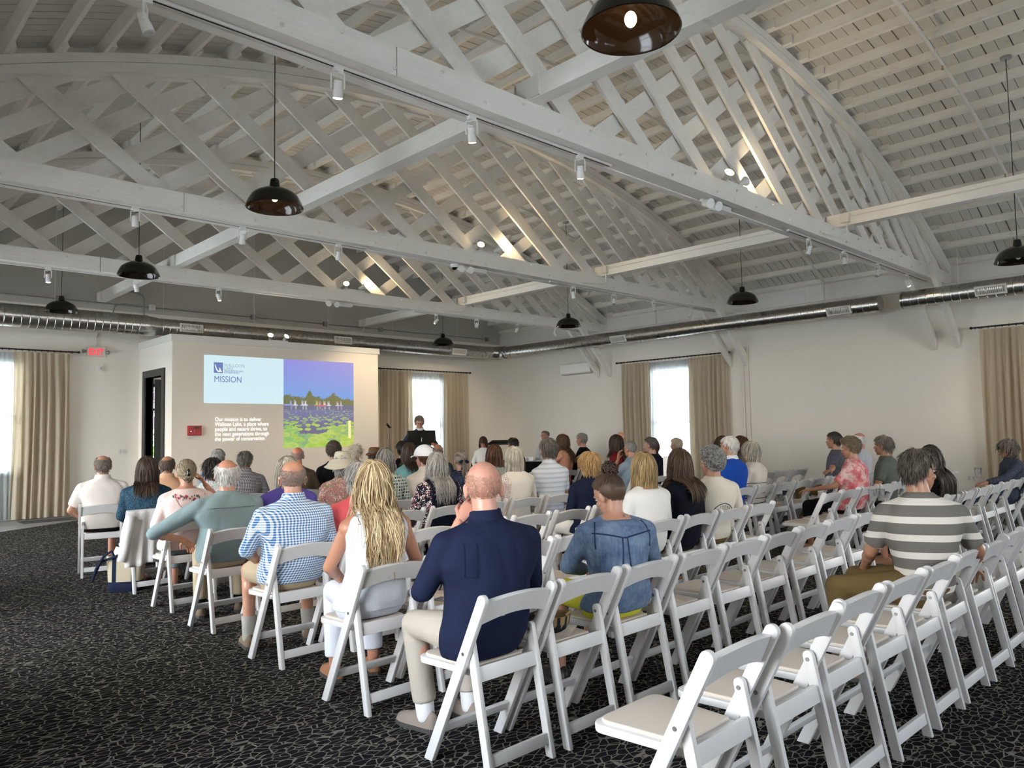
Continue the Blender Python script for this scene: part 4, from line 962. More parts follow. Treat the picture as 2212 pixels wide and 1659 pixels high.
    if low:
        mb = MB(); rings = torso_rings(s, .009, -1, .60); mb.loft(rings.reshape(-1,28,3) if not standing else rings + np.array([0,0,dz]))
        for q in (-1,1):
            tk = (.080 if female else .085)+.014
            f = .86 if lowlen == 'shorts' else 1.
            mb.capsule(HP[q], HP[q]+(KN[q]-HP[q])*f, tk, .066 if f == 1 else .078, 14, 3, flat1=f < 1)
            if lowlen != 'shorts':
                g = .90 if lowlen == 'long' else .60; mb.capsule(KN[q], KN[q]+(AN[q]-KN[q])*g, .066, .060, 14, 3, flat1=True)
        if lowlen == 'skirt': mb.box((-.2,.25,.45),(.2,.70,.60))
        V, F = remesh(mb, cv+.001, 3); V = V + np.array([0,0,1.])*folds(V, .004, seed+3, 20)[:,None]
        m_ = (V[:,1] < .5) & (V[:,2] > .38) & (V[:,2] < .4535) & (not standing); V[m_, 2] = .4535
        me = MB().add(V, F).mesh('trousers'); me.polygons.foreach_set('use_smooth', [True]*len(me.polygons)); link({'shorts':'shorts'}.get(lowlen, 'trousers'), me, low, t)
    for q in (-1,1):
        if sock: obj('sock', MB().capsule(AN[q]+(KN[q]-AN[q])*.27, AN[q]+np.array([0,0,-.03]), .052, .045, 14, 3, flat0=True), sock, t, 180)
        if shoe:
            d = FD[q]; a = np.array([d[1],-d[0],0]); o0 = AN[q].copy(); o0[2] = 0; th = np.linspace(0, PI, 9); R_ = []
            for u, wd, ht in ((-.075,.012,.03),(-.068,.030,.062),(-.04,.037,.084),(.0,.040,.088),(.05,.043,.072),(.10,.048,.055),(.145,.047,.046),(.18,.037,.036),(.198,.014,.024)):
                c = o0 + d*u; R_.append([c + a*wd*math.cos(z) + np.array([0,0,.018+ht*math.sin(z)]) for z in th])
            sh_ = obj('shoe', MB().loft(R_), shoe, t, 60)
            mb = MB(); V = []; us = ((-.08,.018),(-.065,.036),(-.03,.041),(.02,.043),(.08,.049),(.14,.050),(.185,.038),(.203,.014))
            pl = [tuple((o0 + d*u + a*w_)[:2]) for u, w_ in us] + [tuple((o0 + d*u - a*w_)[:2]) for u, w_ in reversed(us)]
            obj('sole', MB().prism(pl, .001, .022, 2), m_sole, sh_)
    # ---- hair, face
    if hr:
        st = dict(HS[hs or 'short']); st.update(hsx or {})
        if near and not st.get('ring') and not st.get('nocap'): st['n'] = int(st.get('n',0)*2.2); st['w'] = st.get('w',.0045)*.62
        hmb = hair(s, hc, Rh, hr, st, seed, hk); me = hmb.mesh('hair'); me.polygons.foreach_set('use_smooth', [True]*len(me.polygons)); link('hair', me, hair_mat(*hr), t)
    W2 = lambda p: hc + (np.array(p, float)*hk)@Rh.T
    if face:
        for q in (-1,1):
            ey = obj('eye', MB().ell(W2((q*.031,.0755,.004)), np.array([.0120,.0115,.0075])*hk, Rh, 12, 8), m_eye, t, 180); obj('iris', MB().ell(W2((q*.031,.0845,.004)), np.array([.0052,.0035,.0052])*hk, Rh, 8, 6), m_iris, ey, 180)
            obj('eyebrow', MB().tube([W2((q*.014,.096,.024)), W2((q*.032,.094,.029)), W2((q*.048,.082,.024))], .003, 5), hair_mat(*(hr or H('greybrown'))), t, 180)
        obj('mouth', MB().ell(W2((0,.0945,-.0575)), np.array([.021,.0065,.0042])*hk, Rh, 12, 6).ell(W2((0,.0935,-.0655)), np.array([.017,.0065,.005])*hk, Rh, 12, 6), m_lip, t, 180)
    if glasses:
        mb = MB(); dk = glasses == 'sun'
        for q in (-1,1):
            mb.tube([W2((q*.034+.023*math.cos(z), .104-.010*abs(math.cos(z)), .002+.017*math.sin(z))) for z in np.linspace(0, 2*PI, 17)], .0014, 5)
            mb.tube([W2((q*.057,.096,.006)), W2((q*.074,.07,.008)), W2((q*.082,-.005,.010)), W2((q*.080,-.022,-.006))], .0017, 5)
        mb.tube([W2((-.012,.104,.006)), W2((0,.110,.009)), W2((.012,.104,.006))], .0014, 5)
        g = obj('glasses', mb, m_glass_rim, t, 180)
        for q in (-1,1): obj('lens', MB().add([W2((q*.034+.022*math.cos(z), .103-.010*abs(math.cos(z)), .002+.016*math.sin(z))) for z in np.linspace(0, 2*PI, 16, endpoint=False)], [tuple(range(16))]), m_enam if dk else m_lensp, g)
    if extra: extra(dict(t=t, hc=hc, Rh=Rh, W2=W2, U=U, hk=hk, J=J, RL=RL, s=s, shirt=(shirt if top else None)))
    return t
m_sole = plain('shoe sole', (.05,.048,.045), .7)
# ---------------------------------------------------------------- the audience
c_ = lambda n, rgb, **k: cloth(n, srgb(*rgb), **k)
navy = c_('navy cotton', (27,34,58)); black = c_('black cotton', (20,20,22)); khaki = c_('khaki twill', (176,160,134)); stone = c_('stone twill', (178,170,158)); olive = c_('olive brown twill', (104,86,54)); cream = c_('cream cotton', (216,208,192)); whitec = c_('white cotton', (226,224,220)); charcoal = c_('charcoal cotton', (58,58,60))
blackshorts = black; grey_shorts = c_('grey blue cotton', (120,132,140)); jean = c_('blue jean', (58,72,92)); darkpants = c_('dark trousers', (38,38,42))
m_shoe_k = plain('black leather shoe', (.014,.013,.012), .4); m_shoe_b = plain('brown suede shoe', (.17,.12,.075), .85, bump=.2, bscale=200); m_shoe_t = plain('taupe canvas shoe', (.24,.20,.165), .8, bump=.2, bscale=200); m_sandal = plain('tan leather sandal', (.30,.13,.06), .5)
m_sock_g = c_('grey ragg wool', (168,166,158), wr=.6); m_sock_w = c_('white sock', (222,222,224)); m_sock_k = black
fair, tan, pink_, dark_, pale = (.50,.30,.215), (.42,.22,.135), (.56,.30,.22), (.30,.16,.10), (.58,.38,.29)
OCC = {}
def facing(x, y, f=.85): return -math.degrees(math.atan2(8.4-x, 11.2-y))*f
def sit(r, k, label, short, block='L', dx=0., chair_rz=0., hyaw=None, hp=0, hr_=0, x=None, rz=None, **kw):
    cx = x if x is not None else (lx(r,k) if block == 'L' else rx(r,k)) + dx*.5
    chair(cx, ROWY[r], f'white folding chair under the {short}', math.radians(chair_rz))
    OCC[(r, block, k)] = cx
    tw = kw.pop('twist', facing(cx, ROWY[r])*.42); kw.setdefault('legyaw', facing(cx, ROWY[r])*(.6 if block == 'L' else .3)); fy = facing(cx, ROWY[r]) if hyaw is None else hyaw
    rz_ = chair_rz if rz is None else rz
    a = math.radians(rz_)
    return person(cx, ROWY[r], label, rz=rz_, head=(fy - tw - rz_, hp, hr_), twist=tw, **kw)
def cap_hat(o, mat, net=None):
    W2, Rh, hc, hk = o['W2'], o['Rh'], o['hc'], o['hk']; t = o['t']; rings = []
    for e in np.radians([-2, 12, 28, 44, 60, 74, 88]):
        rings.append([W2(CE + np.array([math.sin(a)*math.cos(e), math.cos(a)*math.cos(e), math.sin(e)])*(CR+.034)) for a in np.linspace(0, 2*PI, 24, endpoint=False)])
    c = obj('cap', MB().loft(rings, False, True), mat, t, 180)
    br = [[W2((.075*math.sin(a)*(1+.0*q), .075+.09*q*math.cos(a*.8)+.02*math.cos(a), .045-.02*q-.02*abs(math.sin(a)))) for a in np.linspace(-1.15, 1.15, 13)] for q in (0,.5,1)]
    obj('brim', MB().loft(br, False, False, closed=False), mat, c, 180)
    if net:
        mb = MB()
        for i in range(6):
            for j in range(3):
                a = PI*.62 + i*.21; e = math.radians(16+j*18+(i%2)*9); p = CE + np.array([math.sin(a)*math.cos(e), math.cos(a)*math.cos(e), math.sin(e)])*(CR+.0355)
                u = np.array([math.cos(a), -math.sin(a), 0]); v = np.array([0,0,1.])
                mb.add([W2(p+u*.012), W2(p+v*.016), W2(p-u*.012), W2(p-v*.016)], [(0,1,2,3)])
        obj('mesh_panel', mb, net, c)
def wide_hat(mat, brim, crown, droop, pinch=0.):
    def f(o):
        W2 = o['W2']; t = o['t']; rings = []
        prof = [(brim,-droop),(brim*.85,-droop*.62),(.14,.03),(.108,.045),(.104,.07),(.100,crown*.7),(.088,crown*.92),(.06,crown),(.0,crown-.012-pinch)]
        for r_, z in prof:
            rings.append([W2((r_*math.sin(a)*(.92 if r_ > .12 else .84), r_*math.cos(a)-.005, .03+z+(.02*pinch/.03*math.cos(2*a) if r_ > .15 else 0)+(.012*math.sin(3*a) if r_ > .15 else 0))) for a in np.linspace(0, 2*PI, 36, endpoint=False)])
        h = obj('hat', MB().loft(rings, False, False), mat, t, 60)
        obj('hat_band', MB().loft([[W2((.107*math.sin(a)*.85, .107*math.cos(a)-.005, .03+z)) for a in np.linspace(0,2*PI,30,endpoint=False)] for z in (.046,.066)], False, False), mat if not pinch else m_shoe_k, h, 180)
    return f
def head_sunglasses(o):
    W2 = o['W2']; mb = MB()
    for q in (-1,1):
        mb.tube([W2((q*.036+.024*math.cos(z), .085+.012*math.sin(z), .108+.016*math.sin(z))) for z in np.linspace(0,2*PI,15)], .0025, 5).tube([W2((q*.06,.08,.112)), W2((q*.085,.02,.085)), W2((q*.088,-.02,.06))], .0022, 5)
    obj('sunglasses', mb, plain('silver rim', (.6,.6,.6), .25, .9), o['t'], 180)
def back_patch(o, pts, mat, name, off=.006, axis=None):
    """pts (x, z) on the wearer's back; follows the shirt by ray casting from behind"""
    from mathutils.bvhtree import BVHTree
    me = o['shirt'].data; bvh = BVHTree.FromPolygons([v.co for v in me.vertices], [tuple(p.vertices) for p in me.polygons]); tw = Matrix(o['RL'].tolist()) if 1 else None
    d = tw @ Vector((0,1,0)); ex = tw @ Vector((1,0,0)); out = []
    c = Vector((0,.26,0))
    for x_, z_ in pts:
        p = Vector((ex.x*x_ + c.x, ex.y*x_ + c.y, z_)) - d*1.0; h = bvh.ray_cast(p, d)
        if h[0] is None: continue
        q = h[0]
        out.append(np.array(q) - np.array(d)*off)
    return np.array(out)
# --- back row, second row
def bald_extra(o):
    P = lambda pts, off=.004: back_patch(o, pts, None, '', off)
    t = o['shirt']; dark = c_('navy seam', (24,31,54))
    for pts in ([(-.155,.985),(-.155,.84),(-.100,.835),(-.100,.985)], [(.135,.97),(.140,.80),(.13,.66)]):
        Q = np.concatenate([P(np.linspace(a, b, 8)) for a, b in zip(pts[:-1], pts[1:])]); obj('seam', MB().tube(Q, .0011, 5), dark, t, 180)
    Q = P([(-.035,.800-.12),(.035,.680),(.026,.658),(-.026,.658)], .007); obj('logo_label', MB().add(Q, [(0,1,2,3)]), plain('woven grey label', (.45,.46,.50), .7), t)
    Q = P([(-.022+.011*i+d, z) for i in range(5) for d, z in ((0,.664),(.006,.664),(.006,.674),(0,.674))], .0085); obj('lettering', MB().add(Q, [tuple(range(4*i,4*i+4)) for i in range(5)]), navy, t)
sit(2, 0, 'bald person in navy shirt with hand at chin, seen from behind', 'bald man in the navy shirt', ztop=1.335, W=1.16, shw=1.18, hyaw=-40, twist=-20, sk=(.60,.33,.25), hr=((.36,.20,.14),(.46,.27,.19)), hs='stub', hsx=dict(bald=62, n=1200, L=.006), top=navy, sleeve='elbow', collar=True, low=stone, shoe=m_shoe_t, sock=m_sock_w, near=True, hk=1.06,
    armL=dict(el=(-.30,.27,.76), wr=(-.115,.30,1.045), hd=(.55,-.05,.62), hn=(.6,.55,-.3), curl=.75, flip=1), armR=dict(el=(.27,.33,.73), wr=(.02,.46,.70), hd=(-1,.1,.1)), legyaw=0., legs={('k',-1):(-.07,.70,.53), ('a',-1):(-.02,.68,.10), ('k',1):(.22,.68,.53), ('a',1):(.22,.62,.10)}, extra=bald_extra, lean=2, hem=.46)
def denim_mat(t, v):
    x, y, z = t.sep(v)[:3]; n = t.noise(v, 9, 5, .7); st = t.n('TexNoise', Vector=t.n('Mapping', i0=v, i3=(1,1,.06)).outputs[0], Scale=120.0).outputs[0]
    f = t.math('MULTIPLY_ADD', st, .35, n); return t.ramp(f, [(.35, srgb(58,76,104)), (.62, srgb(92,112,140)), (.9, srgb(128,146,168))])
denim = pattern_cloth('washed denim', denim_mat)
def denim_extra(o):
    t = o['shirt']; seam = c_('dark denim seam', (44,58,86)); P = lambda pts, off=.003: back_patch(o, pts, None, '', off)
    xs = np.linspace(-.17,.17,24); obj('yoke_seam', MB().tube(P([(a, .905 - .035*(1-abs(a)/.17)**1.2) for a in xs]), .0042, 6), seam, t, 180)
    for s in (-1,1): obj('shoulder_seam', MB().tube(P([(s*.135,.965),(s*.150,.93),(s*.160,.88),(s*.158,.82)]), .0040, 6), seam, t, 180)
    for s in (-1,1): obj('pleat', MB().tube(P([(s*.014,.868),(s*.016,.80),(s*.022,.72)]), .003, 6), seam, t, 180)
    c = o['U']([(0,.178,1.035)])[0]; obj('neck_band', MB().tube([c + o['RL']@np.array([.092*math.sin(a), -.066*math.cos(a), .004+.012*abs(math.sin(a))]) for a in np.linspace(-2.2,2.2,20)], .0055, 6), denim, t, 180)
    q = o['hc'] + np.array([0,0,0]); ctr = o['U']([(.035,.178,1.052)])[0]; r_ = o['RL']@np.array([.0,-.0665,0]); rx_ = o['RL']@np.array([1.,0,0]); rv = ctr + r_
    obj('tattoo', MB().add([rv + rx_*.008*math.cos(a)*1.0 + np.array([0,0,.018*math.sin(a)]) for a in np.linspace(0,2*PI,10,endpoint=False)], [tuple(range(10))]), plain('faded ink', (.16,.11,.09), .6), o['t'])
sit(2, 2, 'person with brown hair in a messy bun wearing a washed denim shirt', 'woman in the denim shirt', ztop=1.215, W=1.08, shw=1.14, female=True, hyaw=-6, hp=-16, hr_=-6, twist=-30, lean=9, sk=(.52,.30,.21), hr=H('brown'), hs='bun', top=denim, sleeve='long', low=c_('lime yellow cotton', (206,204,66)), lowlen='shorts', shoe=m_shoe_k, near=True, face=True, neckline=.035,
    armL=dict(el=(-.27,.34,.76), wr=(-.10,.56,.68)), armR=dict(el=(.24,.33,.74), wr=(.06,.56,.66)), extra=denim_extra)
# striped man, last row
def wide_stripe(t, v):
    x, y, z = t.sep(v)[:3]; u = t.math('FRACT', t.math('MULTIPLY_ADD', z, 1/.099, .28)); n = t.noise(v, 260, 2)
    return t.mix(t.math('MULTIPLY', n, .25), t.ramp(u, [(0, srgb(112,109,104)), (.62, srgb(224,218,208))], 'CONSTANT'), srgb(90,88,84))
sit(1, 5, 'person in wide grey and white striped shirt and glasses, looking over one shoulder', 'man in the wide striped shirt', ztop=1.325, W=1.0, shw=1.06, hyaw=-112, twist=-58, hp=-4, sk=(.40,.22,.14), hr=((.030,.022,.017),(.15,.125,.10)), hs='short', hsx=dict(n=700, L=.05), top=pattern_cloth('wide striped jersey', wide_stripe), sleeve='short', low=olive, shoe=m_shoe_b, near=True, face=True, glasses='clear', lean=4, hem=.47,
    armL=dict(fix=1, el=(-.10,.50,.735), wr=(.10,.62,.60)), armR=dict(el=(.20,.02,.745), wr=(.40,.10,.62)), legs={('k',-1):(-.26,.64,.54), ('a',-1):(-.22,.60,.10)}, rz=0, legyaw=0.)
# blond woman, third row
m_gauze = c_('white gauze cotton', (214,219,230), weave=700, wr=.5)
sit(3, 0, 'person with very long blond hair in a sleeveless white gauze outfit', 'woman with long blond hair', ztop=1.325, W=1.02, shw=1.05, female=True, hyaw=-34, twist=-16, sk=(.48,.25,.16), hr=H('blonde'), hs='long', hsx=dict(n=1000, L=.45, Lv=.10, w=.0062, wave=.016, wf=11, thick=.20), top=m_gauze, sleeve='none', low=m_gauze, shoe=m_sandal, near=True, armL=dict(el=(-.25,.28,.74), wr=(-.10,.50,.60)), hem=.47)
sit(3, 5, 'person with straight blond bob and loose white top', 'woman with the blond bob and white top', ztop=1.275, female=True, W=1.1, shw=1.12, hr=H('darkblonde'), hs='bob', hsx=dict(n=800, L=.20), sk=tan, top=whitec, sleeve='elbow', low=cream, near=True, hyaw=-30, neckline=.03)
sit(3, 6, 'person with long straight brown hair in a black knit top', 'woman with straight brown hair', ztop=1.29, female=True, W=1.08, shw=1.12, hr=((.030,.018,.010),(.14,.085,.048)), hs='lob', hsx=dict(n=800, L=.27), sk=fair, top=c_('black knit', (18,20,30), wr=.6), sleeve='long', low=black, near=True, hyaw=-32)
def cal_tee(o):
    t = o['shirt']; P = lambda pts, off=.0035: back_patch(o, pts, None, '', off); ink = c_('faded navy print', (52,66,78))
    cx, cz, r_ = .02, .70, .118
    arc = [(cx + r_*math.cos(a), cz + r_*1.12*math.sin(a)) for a in np.linspace(.18, PI-.18, 26)]
    obj('printed_arch', MB().tube(P(arc), .0035, 5), ink, t, 180); obj('printed_arch', MB().tube(P([(cx+(x-cx)*.66, cz+(z-cz)*.66) for x, z in arc]), .0016, 5), ink, t, 180)
    obj('printed_sun', MB().add(P([(cx+.018+.026*math.cos(a), cz+.048+.026*math.sin(a)) for a in np.linspace(0,2*PI,18,endpoint=False)], .005), [tuple(range(18))]), plain('pink print', (.72,.09,.14), .8), t)
    for i, (dx, h) in enumerate(((-.05,.05),(-.025,.04),(.052,.045),(.072,.03),(.0,.02))): obj('printed_tree', MB().add(P([(cx+dx-.010, cz+.004),(cx+dx+.010, cz+.004),(cx+dx, cz+.012+h)], .006), [(0,1,2)]), ink, t)
    B = P([(cx,cz+.1)])[0]; dn = np.array(o['RL']@np.array([0,1.,0]))
    for i, ch in enumerate('CALIFORNIA'):
        a = PI-.42 - i*(PI-.84)/9; px, pz = cx+.095*math.cos(a), cz+.107*math.sin(a); q = P([(px,pz),(px+.01,pz),(px,pz+.01)], .005)
        ex = q[1]-q[0]; ex /= np.linalg.norm(ex); ez = q[2]-q[0]; ez -= ex*(ez@ex); ez /= np.linalg.norm(ez); n_ = np.cross(ex, ez); b = a-PI/2; e1 = ex*math.cos(b)+ez*math.sin(b); e2 = -ex*math.sin(b)+ez*math.cos(b)
        m = text_mesh(ch, .026, (0,0,0), (0,0,0), ink, t, 'lettering', .0006, align='CENTER'); M = Matrix(np.array([[*r] for r in np.column_stack([e1,e2,n_,q[0]-e2*.009])]).tolist()+[[0,0,0,1]])
        m.data.transform(M); m.location = (0,0,0)
sit(3, 7, 'person with curly grey hair in a cream T-shirt printed with an arch and red sun', 'person in the cream printed T-shirt', ztop=1.29, W=.95, shw=1.02, hr=H('saltpepper'), hs='curly', hsx=dict(n=1900, ring=.012), sk=tan, top=cream, sleeve='short', low=olive, near=True, face=True, hyaw=-14, twist=-28, extra=cal_tee, lean=-3)
# right block, third row and before
def tie(t, v):
    n = t.noise(v, 6.5, 4, .7); return t.ramp(n, [(.35, srgb(182,74,82)), (.48, srgb(206,120,122)), (.60, srgb(224,196,188)), (.75, srgb(196,96,102))])
sit(3, 2, 'person with curly ash hair in a pink and white tie-dye shirt', 'woman in the pink tie-dye shirt', 'R', ztop=1.33, female=True, W=1.18, shw=1.12, hr=H('ash'), hs='curly', hsx=dict(ring=.018), sk=tan, top=pattern_cloth('tie dye cotton', tie), sleeve='short', low=black, face=True, hyaw=5, hp=-10, armL=dict(el=(-.26,.30,.78), wr=(-.20,.62,.72)))
sit(3, 4, 'person with tousled grey hair in a grey green T-shirt against the wall', 'man in the grey green T-shirt', 'R', ztop=1.33, W=1.05, shw=1.06, hr=H('greybrown'), hs='side', hsx=dict(thick=.18), sk=tan, top=c_('grey green jersey', (92,98,90)), sleeve='short', low=darkpants, face=True, hyaw=6)
sit(2, 1, 'person with very long dark hair in black top holding clear cups', 'woman with very long dark hair', 'R', ztop=1.24, female=True, hr=((.012,.009,.007),(.06,.045,.035)), hs='long', hsx=dict(n=800, L=.48), sk=tan, top=black, sleeve='cap', low=jean, lowlen='cropped', shoe=m_sandal, hyaw=-60, twist=-25, armL=dict(el=(-.24,.35,.72), wr=(-.16,.66,.66)))
def speck(t, v):
    n = t.noise(v, 190, 2); return t.ramp(n, [(.60, srgb(56,62,78)), (.70, srgb(150,152,158))])
sit(2, 7, 'person with wavy grey hair and sunglasses in a speckled dark sweater', 'woman in sunglasses', 'R', x=11.38, chair_rz=28, ztop=1.25, female=True, hr=H('greybrown'), hs='wavy', hsx=dict(L=.15), sk=tan, top=pattern_cloth('speckled knit', speck), sleeve='long', low=jean, face=True, glasses='sun', hyaw=40, twist=6, armL=dict(el=(-.42,.42,.82), wr=(-.50,.66,.77)))
# fourth row
ging = pattern_cloth('blue gingham', gingham(srgb(226,234,240), srgb(38,104,158), .0165))
def ging_extra(o):
    W2 = o['W2']; mb = MB()
    for q in (-1,1): mb.tube([W2((q*.072,.07,.008)), W2((q*.0845,.0,.014)), W2((q*.084,-.03,-.002)), W2((q*.081,-.045,-.028))], .0028, 5)
    obj('glasses', mb, m_glass_rim, o['t'], 180)
sit(4, 0, 'bald person with grey stubble in a blue gingham shirt and khaki shorts', 'man in the blue gingham shirt', ztop=1.30, W=1.2, shw=1.16, hyaw=-26, twist=-14, sk=(.52,.28,.19), hr=((.16,.14,.12),(.30,.27,.24)), hs='stub', hsx=dict(bald=60, off=.002), top=ging, sleeve='elbow', collar=ging, low=khaki, lowlen='shorts', shoe=m_shoe_b, sock=m_sock_g, near=True, hk=1.05, extra=ging_extra,
    armL=dict(el=(-.30,.24,.735), wr=(-.17,.50,.60)), legs={('k',-1):(-.24,.66,.53), ('a',-1):(-.24,.60,.10), ('k',1):(.16,.66,.53), ('a',1):(.18,.62,.10)})
sit(4, 1, 'person with short grey white hair in a coral red shirt behind the blond hair', 'person in the coral shirt', ztop=1.265, female=True, W=1.15, shw=1.22, hr=H('grey'), hs='shortw', sk=pink_, top=c_('coral cotton', (196,84,88)), sleeve='elbow', low=grey_shorts, hyaw=-20, near=True, armL=dict(el=(-.34,.26,.76), wr=(-.2,.45,.62)), armR=dict(el=(.36,.24,.78), wr=(.2,.46,.62)))
sit(4, 6, 'person with short strawberry blond hair, glasses and navy pullover', 'woman in the navy pullover', ztop=1.245, female=True, W=1.08, shw=1.14, hr=H('straw'), hs='shortw', hsx=dict(L=.10, n=760), sk=pink_, top=c_('navy fleece', (22,28,50)), sleeve='long', collar=True, low=whitec, near=True, face=True, glasses='clear', hyaw=-8, twist=-24, lean=4)
sit(4, 0, 'person with short white hair in a bright royal blue polo shirt', 'man in the royal blue shirt', 'R', ztop=1.375, W=1.08, shw=1.12, hr=H('white'), hs='short', sk=tan, top=c_('royal blue cotton', (28,70,158)), sleeve='short', collar=c_('white collar', (214,214,214)), low=darkpants, face=True, hyaw=12)
def thin_stripe(t, v):
    x, y, z = t.sep(v)[:3]; u = t.math('FRACT', t.math('MULTIPLY_ADD', z, 1/.062, .1)); lo = t.math('LESS_THAN', z, .84)
    return t.mix(t.math('MULTIPLY', t.math('GREATER_THAN', u, .86), lo), srgb(208,200,188), srgb(26,26,32))
sit(4, 1, 'person with white bob in a cream sweater with thin black stripes', 'woman in the thin striped sweater', 'R', ztop=1.285, female=True, W=1.02, shw=1.05, hr=H('silver'), hs='bob', hsx=dict(L=.14, g=.25), sk=tan, top=pattern_cloth('thin striped knit', thin_stripe), sleeve='short', low=black, face=True, hyaw=14)
def heather(t, v):
    n = t.noise(t.n('Mapping', i0=v, i3=(.35,.35,3)).outputs[0], 60, 3); return t.ramp(n, [(.35, srgb(58,60,72)), (.5, srgb(104,104,114)), (.65, srgb(78,74,84))])
sit(4, 6, 'person in a patterned dark grey shirt resting one arm along a chair back', 'man resting his arm on a chair', 'R', x=11.05, ztop=1.385, W=1.08, shw=1.1, hr=((.02,.016,.012),(.08,.065,.05)), hs='short', sk=tan, top=pattern_cloth('heather print', heather), sleeve='short', low=olive, face=True, hyaw=8, armL=dict(el=(-.36,.14,.84), wr=(-.60,.10,.83), hd=(-1,.1,-.1), hn=(0,0,-1), curl=.3))
sit(4, 8, 'person with bald pink head behind the tie-dye shirt, near the wall', 'bald man near the wall', 'R', x=11.95, ztop=1.36, W=1.05, hr=H('white'), hs='fringe_low', sk=pink_, top=c_('pale shirt', (190,192,200)), sleeve='short', low=khaki, hyaw=10)
# fifth row
gg = c_('grey green poplin', (128,146,148))
def gg_extra(o):
    P = lambda pts, off=.003: back_patch(o, pts, None, '', off); obj('yoke_seam', MB().tube(P([(a, .93) for a in np.linspace(-.18,.18,20)]), .0022, 5), c_('grey green seam', (104,120,122)), o['shirt'], 180); obj('locker_loop', MB().tube(P([(-.016,.93),(-.014,.915),(0,.910),(.014,.915),(.016,.93)]), .002, 5), gg, o['shirt'], 180)
sit(5, 0, 'person with white hair ring around a bald crown, in a grey green shirt', 'man in the grey green shirt', ztop=1.285, W=1.22, shw=1.22, hyaw=-20, twist=-8, sk=(.55,.28,.18), hr=H('white'), hs='fringe', hsx=dict(bald=58), top=gg, sleeve='elbow', low=khaki, shoe=m_shoe_b, sock=m_sock_k, near=True, hk=1.05, extra=gg_extra, roll=0, armL=dict(el=(-.52,.30,.765), wr=(-.26,.52,.66), hd=(.6,.5,-.45), curl=.5), legs={('k',-1):(-.19,.66,.53), ('a',-1):(-.18,.60,.10)})
sit(5, 1, 'person with grey blond hair in a purple top, behind the gingham shirt', 'woman in the purple top', ztop=1.29, female=True, W=1.1, shw=1.12, hr=((.26,.24,.20),(.50,.46,.38)), hs='bob', hsx=dict(L=.17), sk=fair, top=c_('purple cotton', (84,74,150)), sleeve='threeq', low=darkpants, hyaw=-24)
def fl_sleeve(t, v):
    x, y, z = t.sep(v)[:3]; side = t.math('GREATER_THAN', t.math('ABSOLUTE', x), .165); return t.mix(side, srgb(20,24,38), floral(srgb(24,26,36), [srgb(236,226,226), srgb(222,160,176), srgb(24,26,36), srgb(240,236,232), srgb(198,120,140)], 34, .42)(t, v))
sit(5, 4, 'person with long grey hair in a navy top with pink floral sleeves', 'woman with floral sleeves', ztop=1.275, female=True, W=1.12, shw=1.16, hr=H('grey'), hs='long', hsx=dict(L=.32, n=700), sk=tan, top=pattern_cloth('navy with floral sleeves', fl_sleeve), sleeve='elbow', low=black, near=True, hyaw=-26)
def fl_sleeve2(t, v):
    x, y, z = t.sep(v)[:3]; side = t.math('LESS_THAN', x, -.165); return t.mix(side, srgb(212,206,196), floral(srgb(222,214,206), [srgb(176,70,76), srgb(222,214,206), srgb(150,50,60), srgb(90,100,70)], 60, .45)(t, v))
sit(5, 6, 'person with silver streaked bob in a white top with one red print sleeve', 'woman with the silver bob', ztop=1.305, female=True, W=1.05, shw=1.08, hr=H('silver'), hs='bob', hsx=dict(L=.17, n=760), sk=tan, top=pattern_cloth('cream with printed sleeve', fl_sleeve2), sleeve='elbow', low=whitec, near=True, hyaw=-30, neckline=.02)
polo_st = pattern_cloth('pale striped polo', hstripe(.052, [(0, srgb(196,202,212)), (.18, srgb(150,158,172)), (.26, srgb(190,198,208)), (.42, srgb(136,146,162)), (.50, srgb(200,206,214))]))
sit(5, 7, 'person with grey brown hair in a pale blue grey striped polo', 'man in the pale striped polo', ztop=1.395, W=1.06, shw=1.10, hr=((.05,.042,.036),(.20,.18,.16)), hs='side', hsx=dict(thick=.16, L=.08), sk=tan, top=polo_st, sleeve='short', collar=polo_st, low=pattern_cloth('grey plaid', gingham(srgb(150,154,162), srgb(88,92,104), .05)), lowlen='shorts', near=True, hyaw=-24, hp=-6)
sit(5, 4, 'person with dark wavy hair showing beside white haired blue shirted head', 'dark haired woman by the window curtain', 'R', ztop=1.35, female=True, hr=H('brown'), hs='wavy', sk=tan, top=c_('pale grey knit', (188,186,180)), sleeve='long', low=darkpants, hyaw=14)
sit(5, 5, 'person with brown hair half hidden behind the white haired head', 'brown haired woman by the thin pipes', 'R', ztop=1.34, female=True, hr=H('auburn'), hs='bob', sk=tan, top=c_('brown grey knit', (104,96,88)), sleeve='long', low=darkpants, hyaw=8)
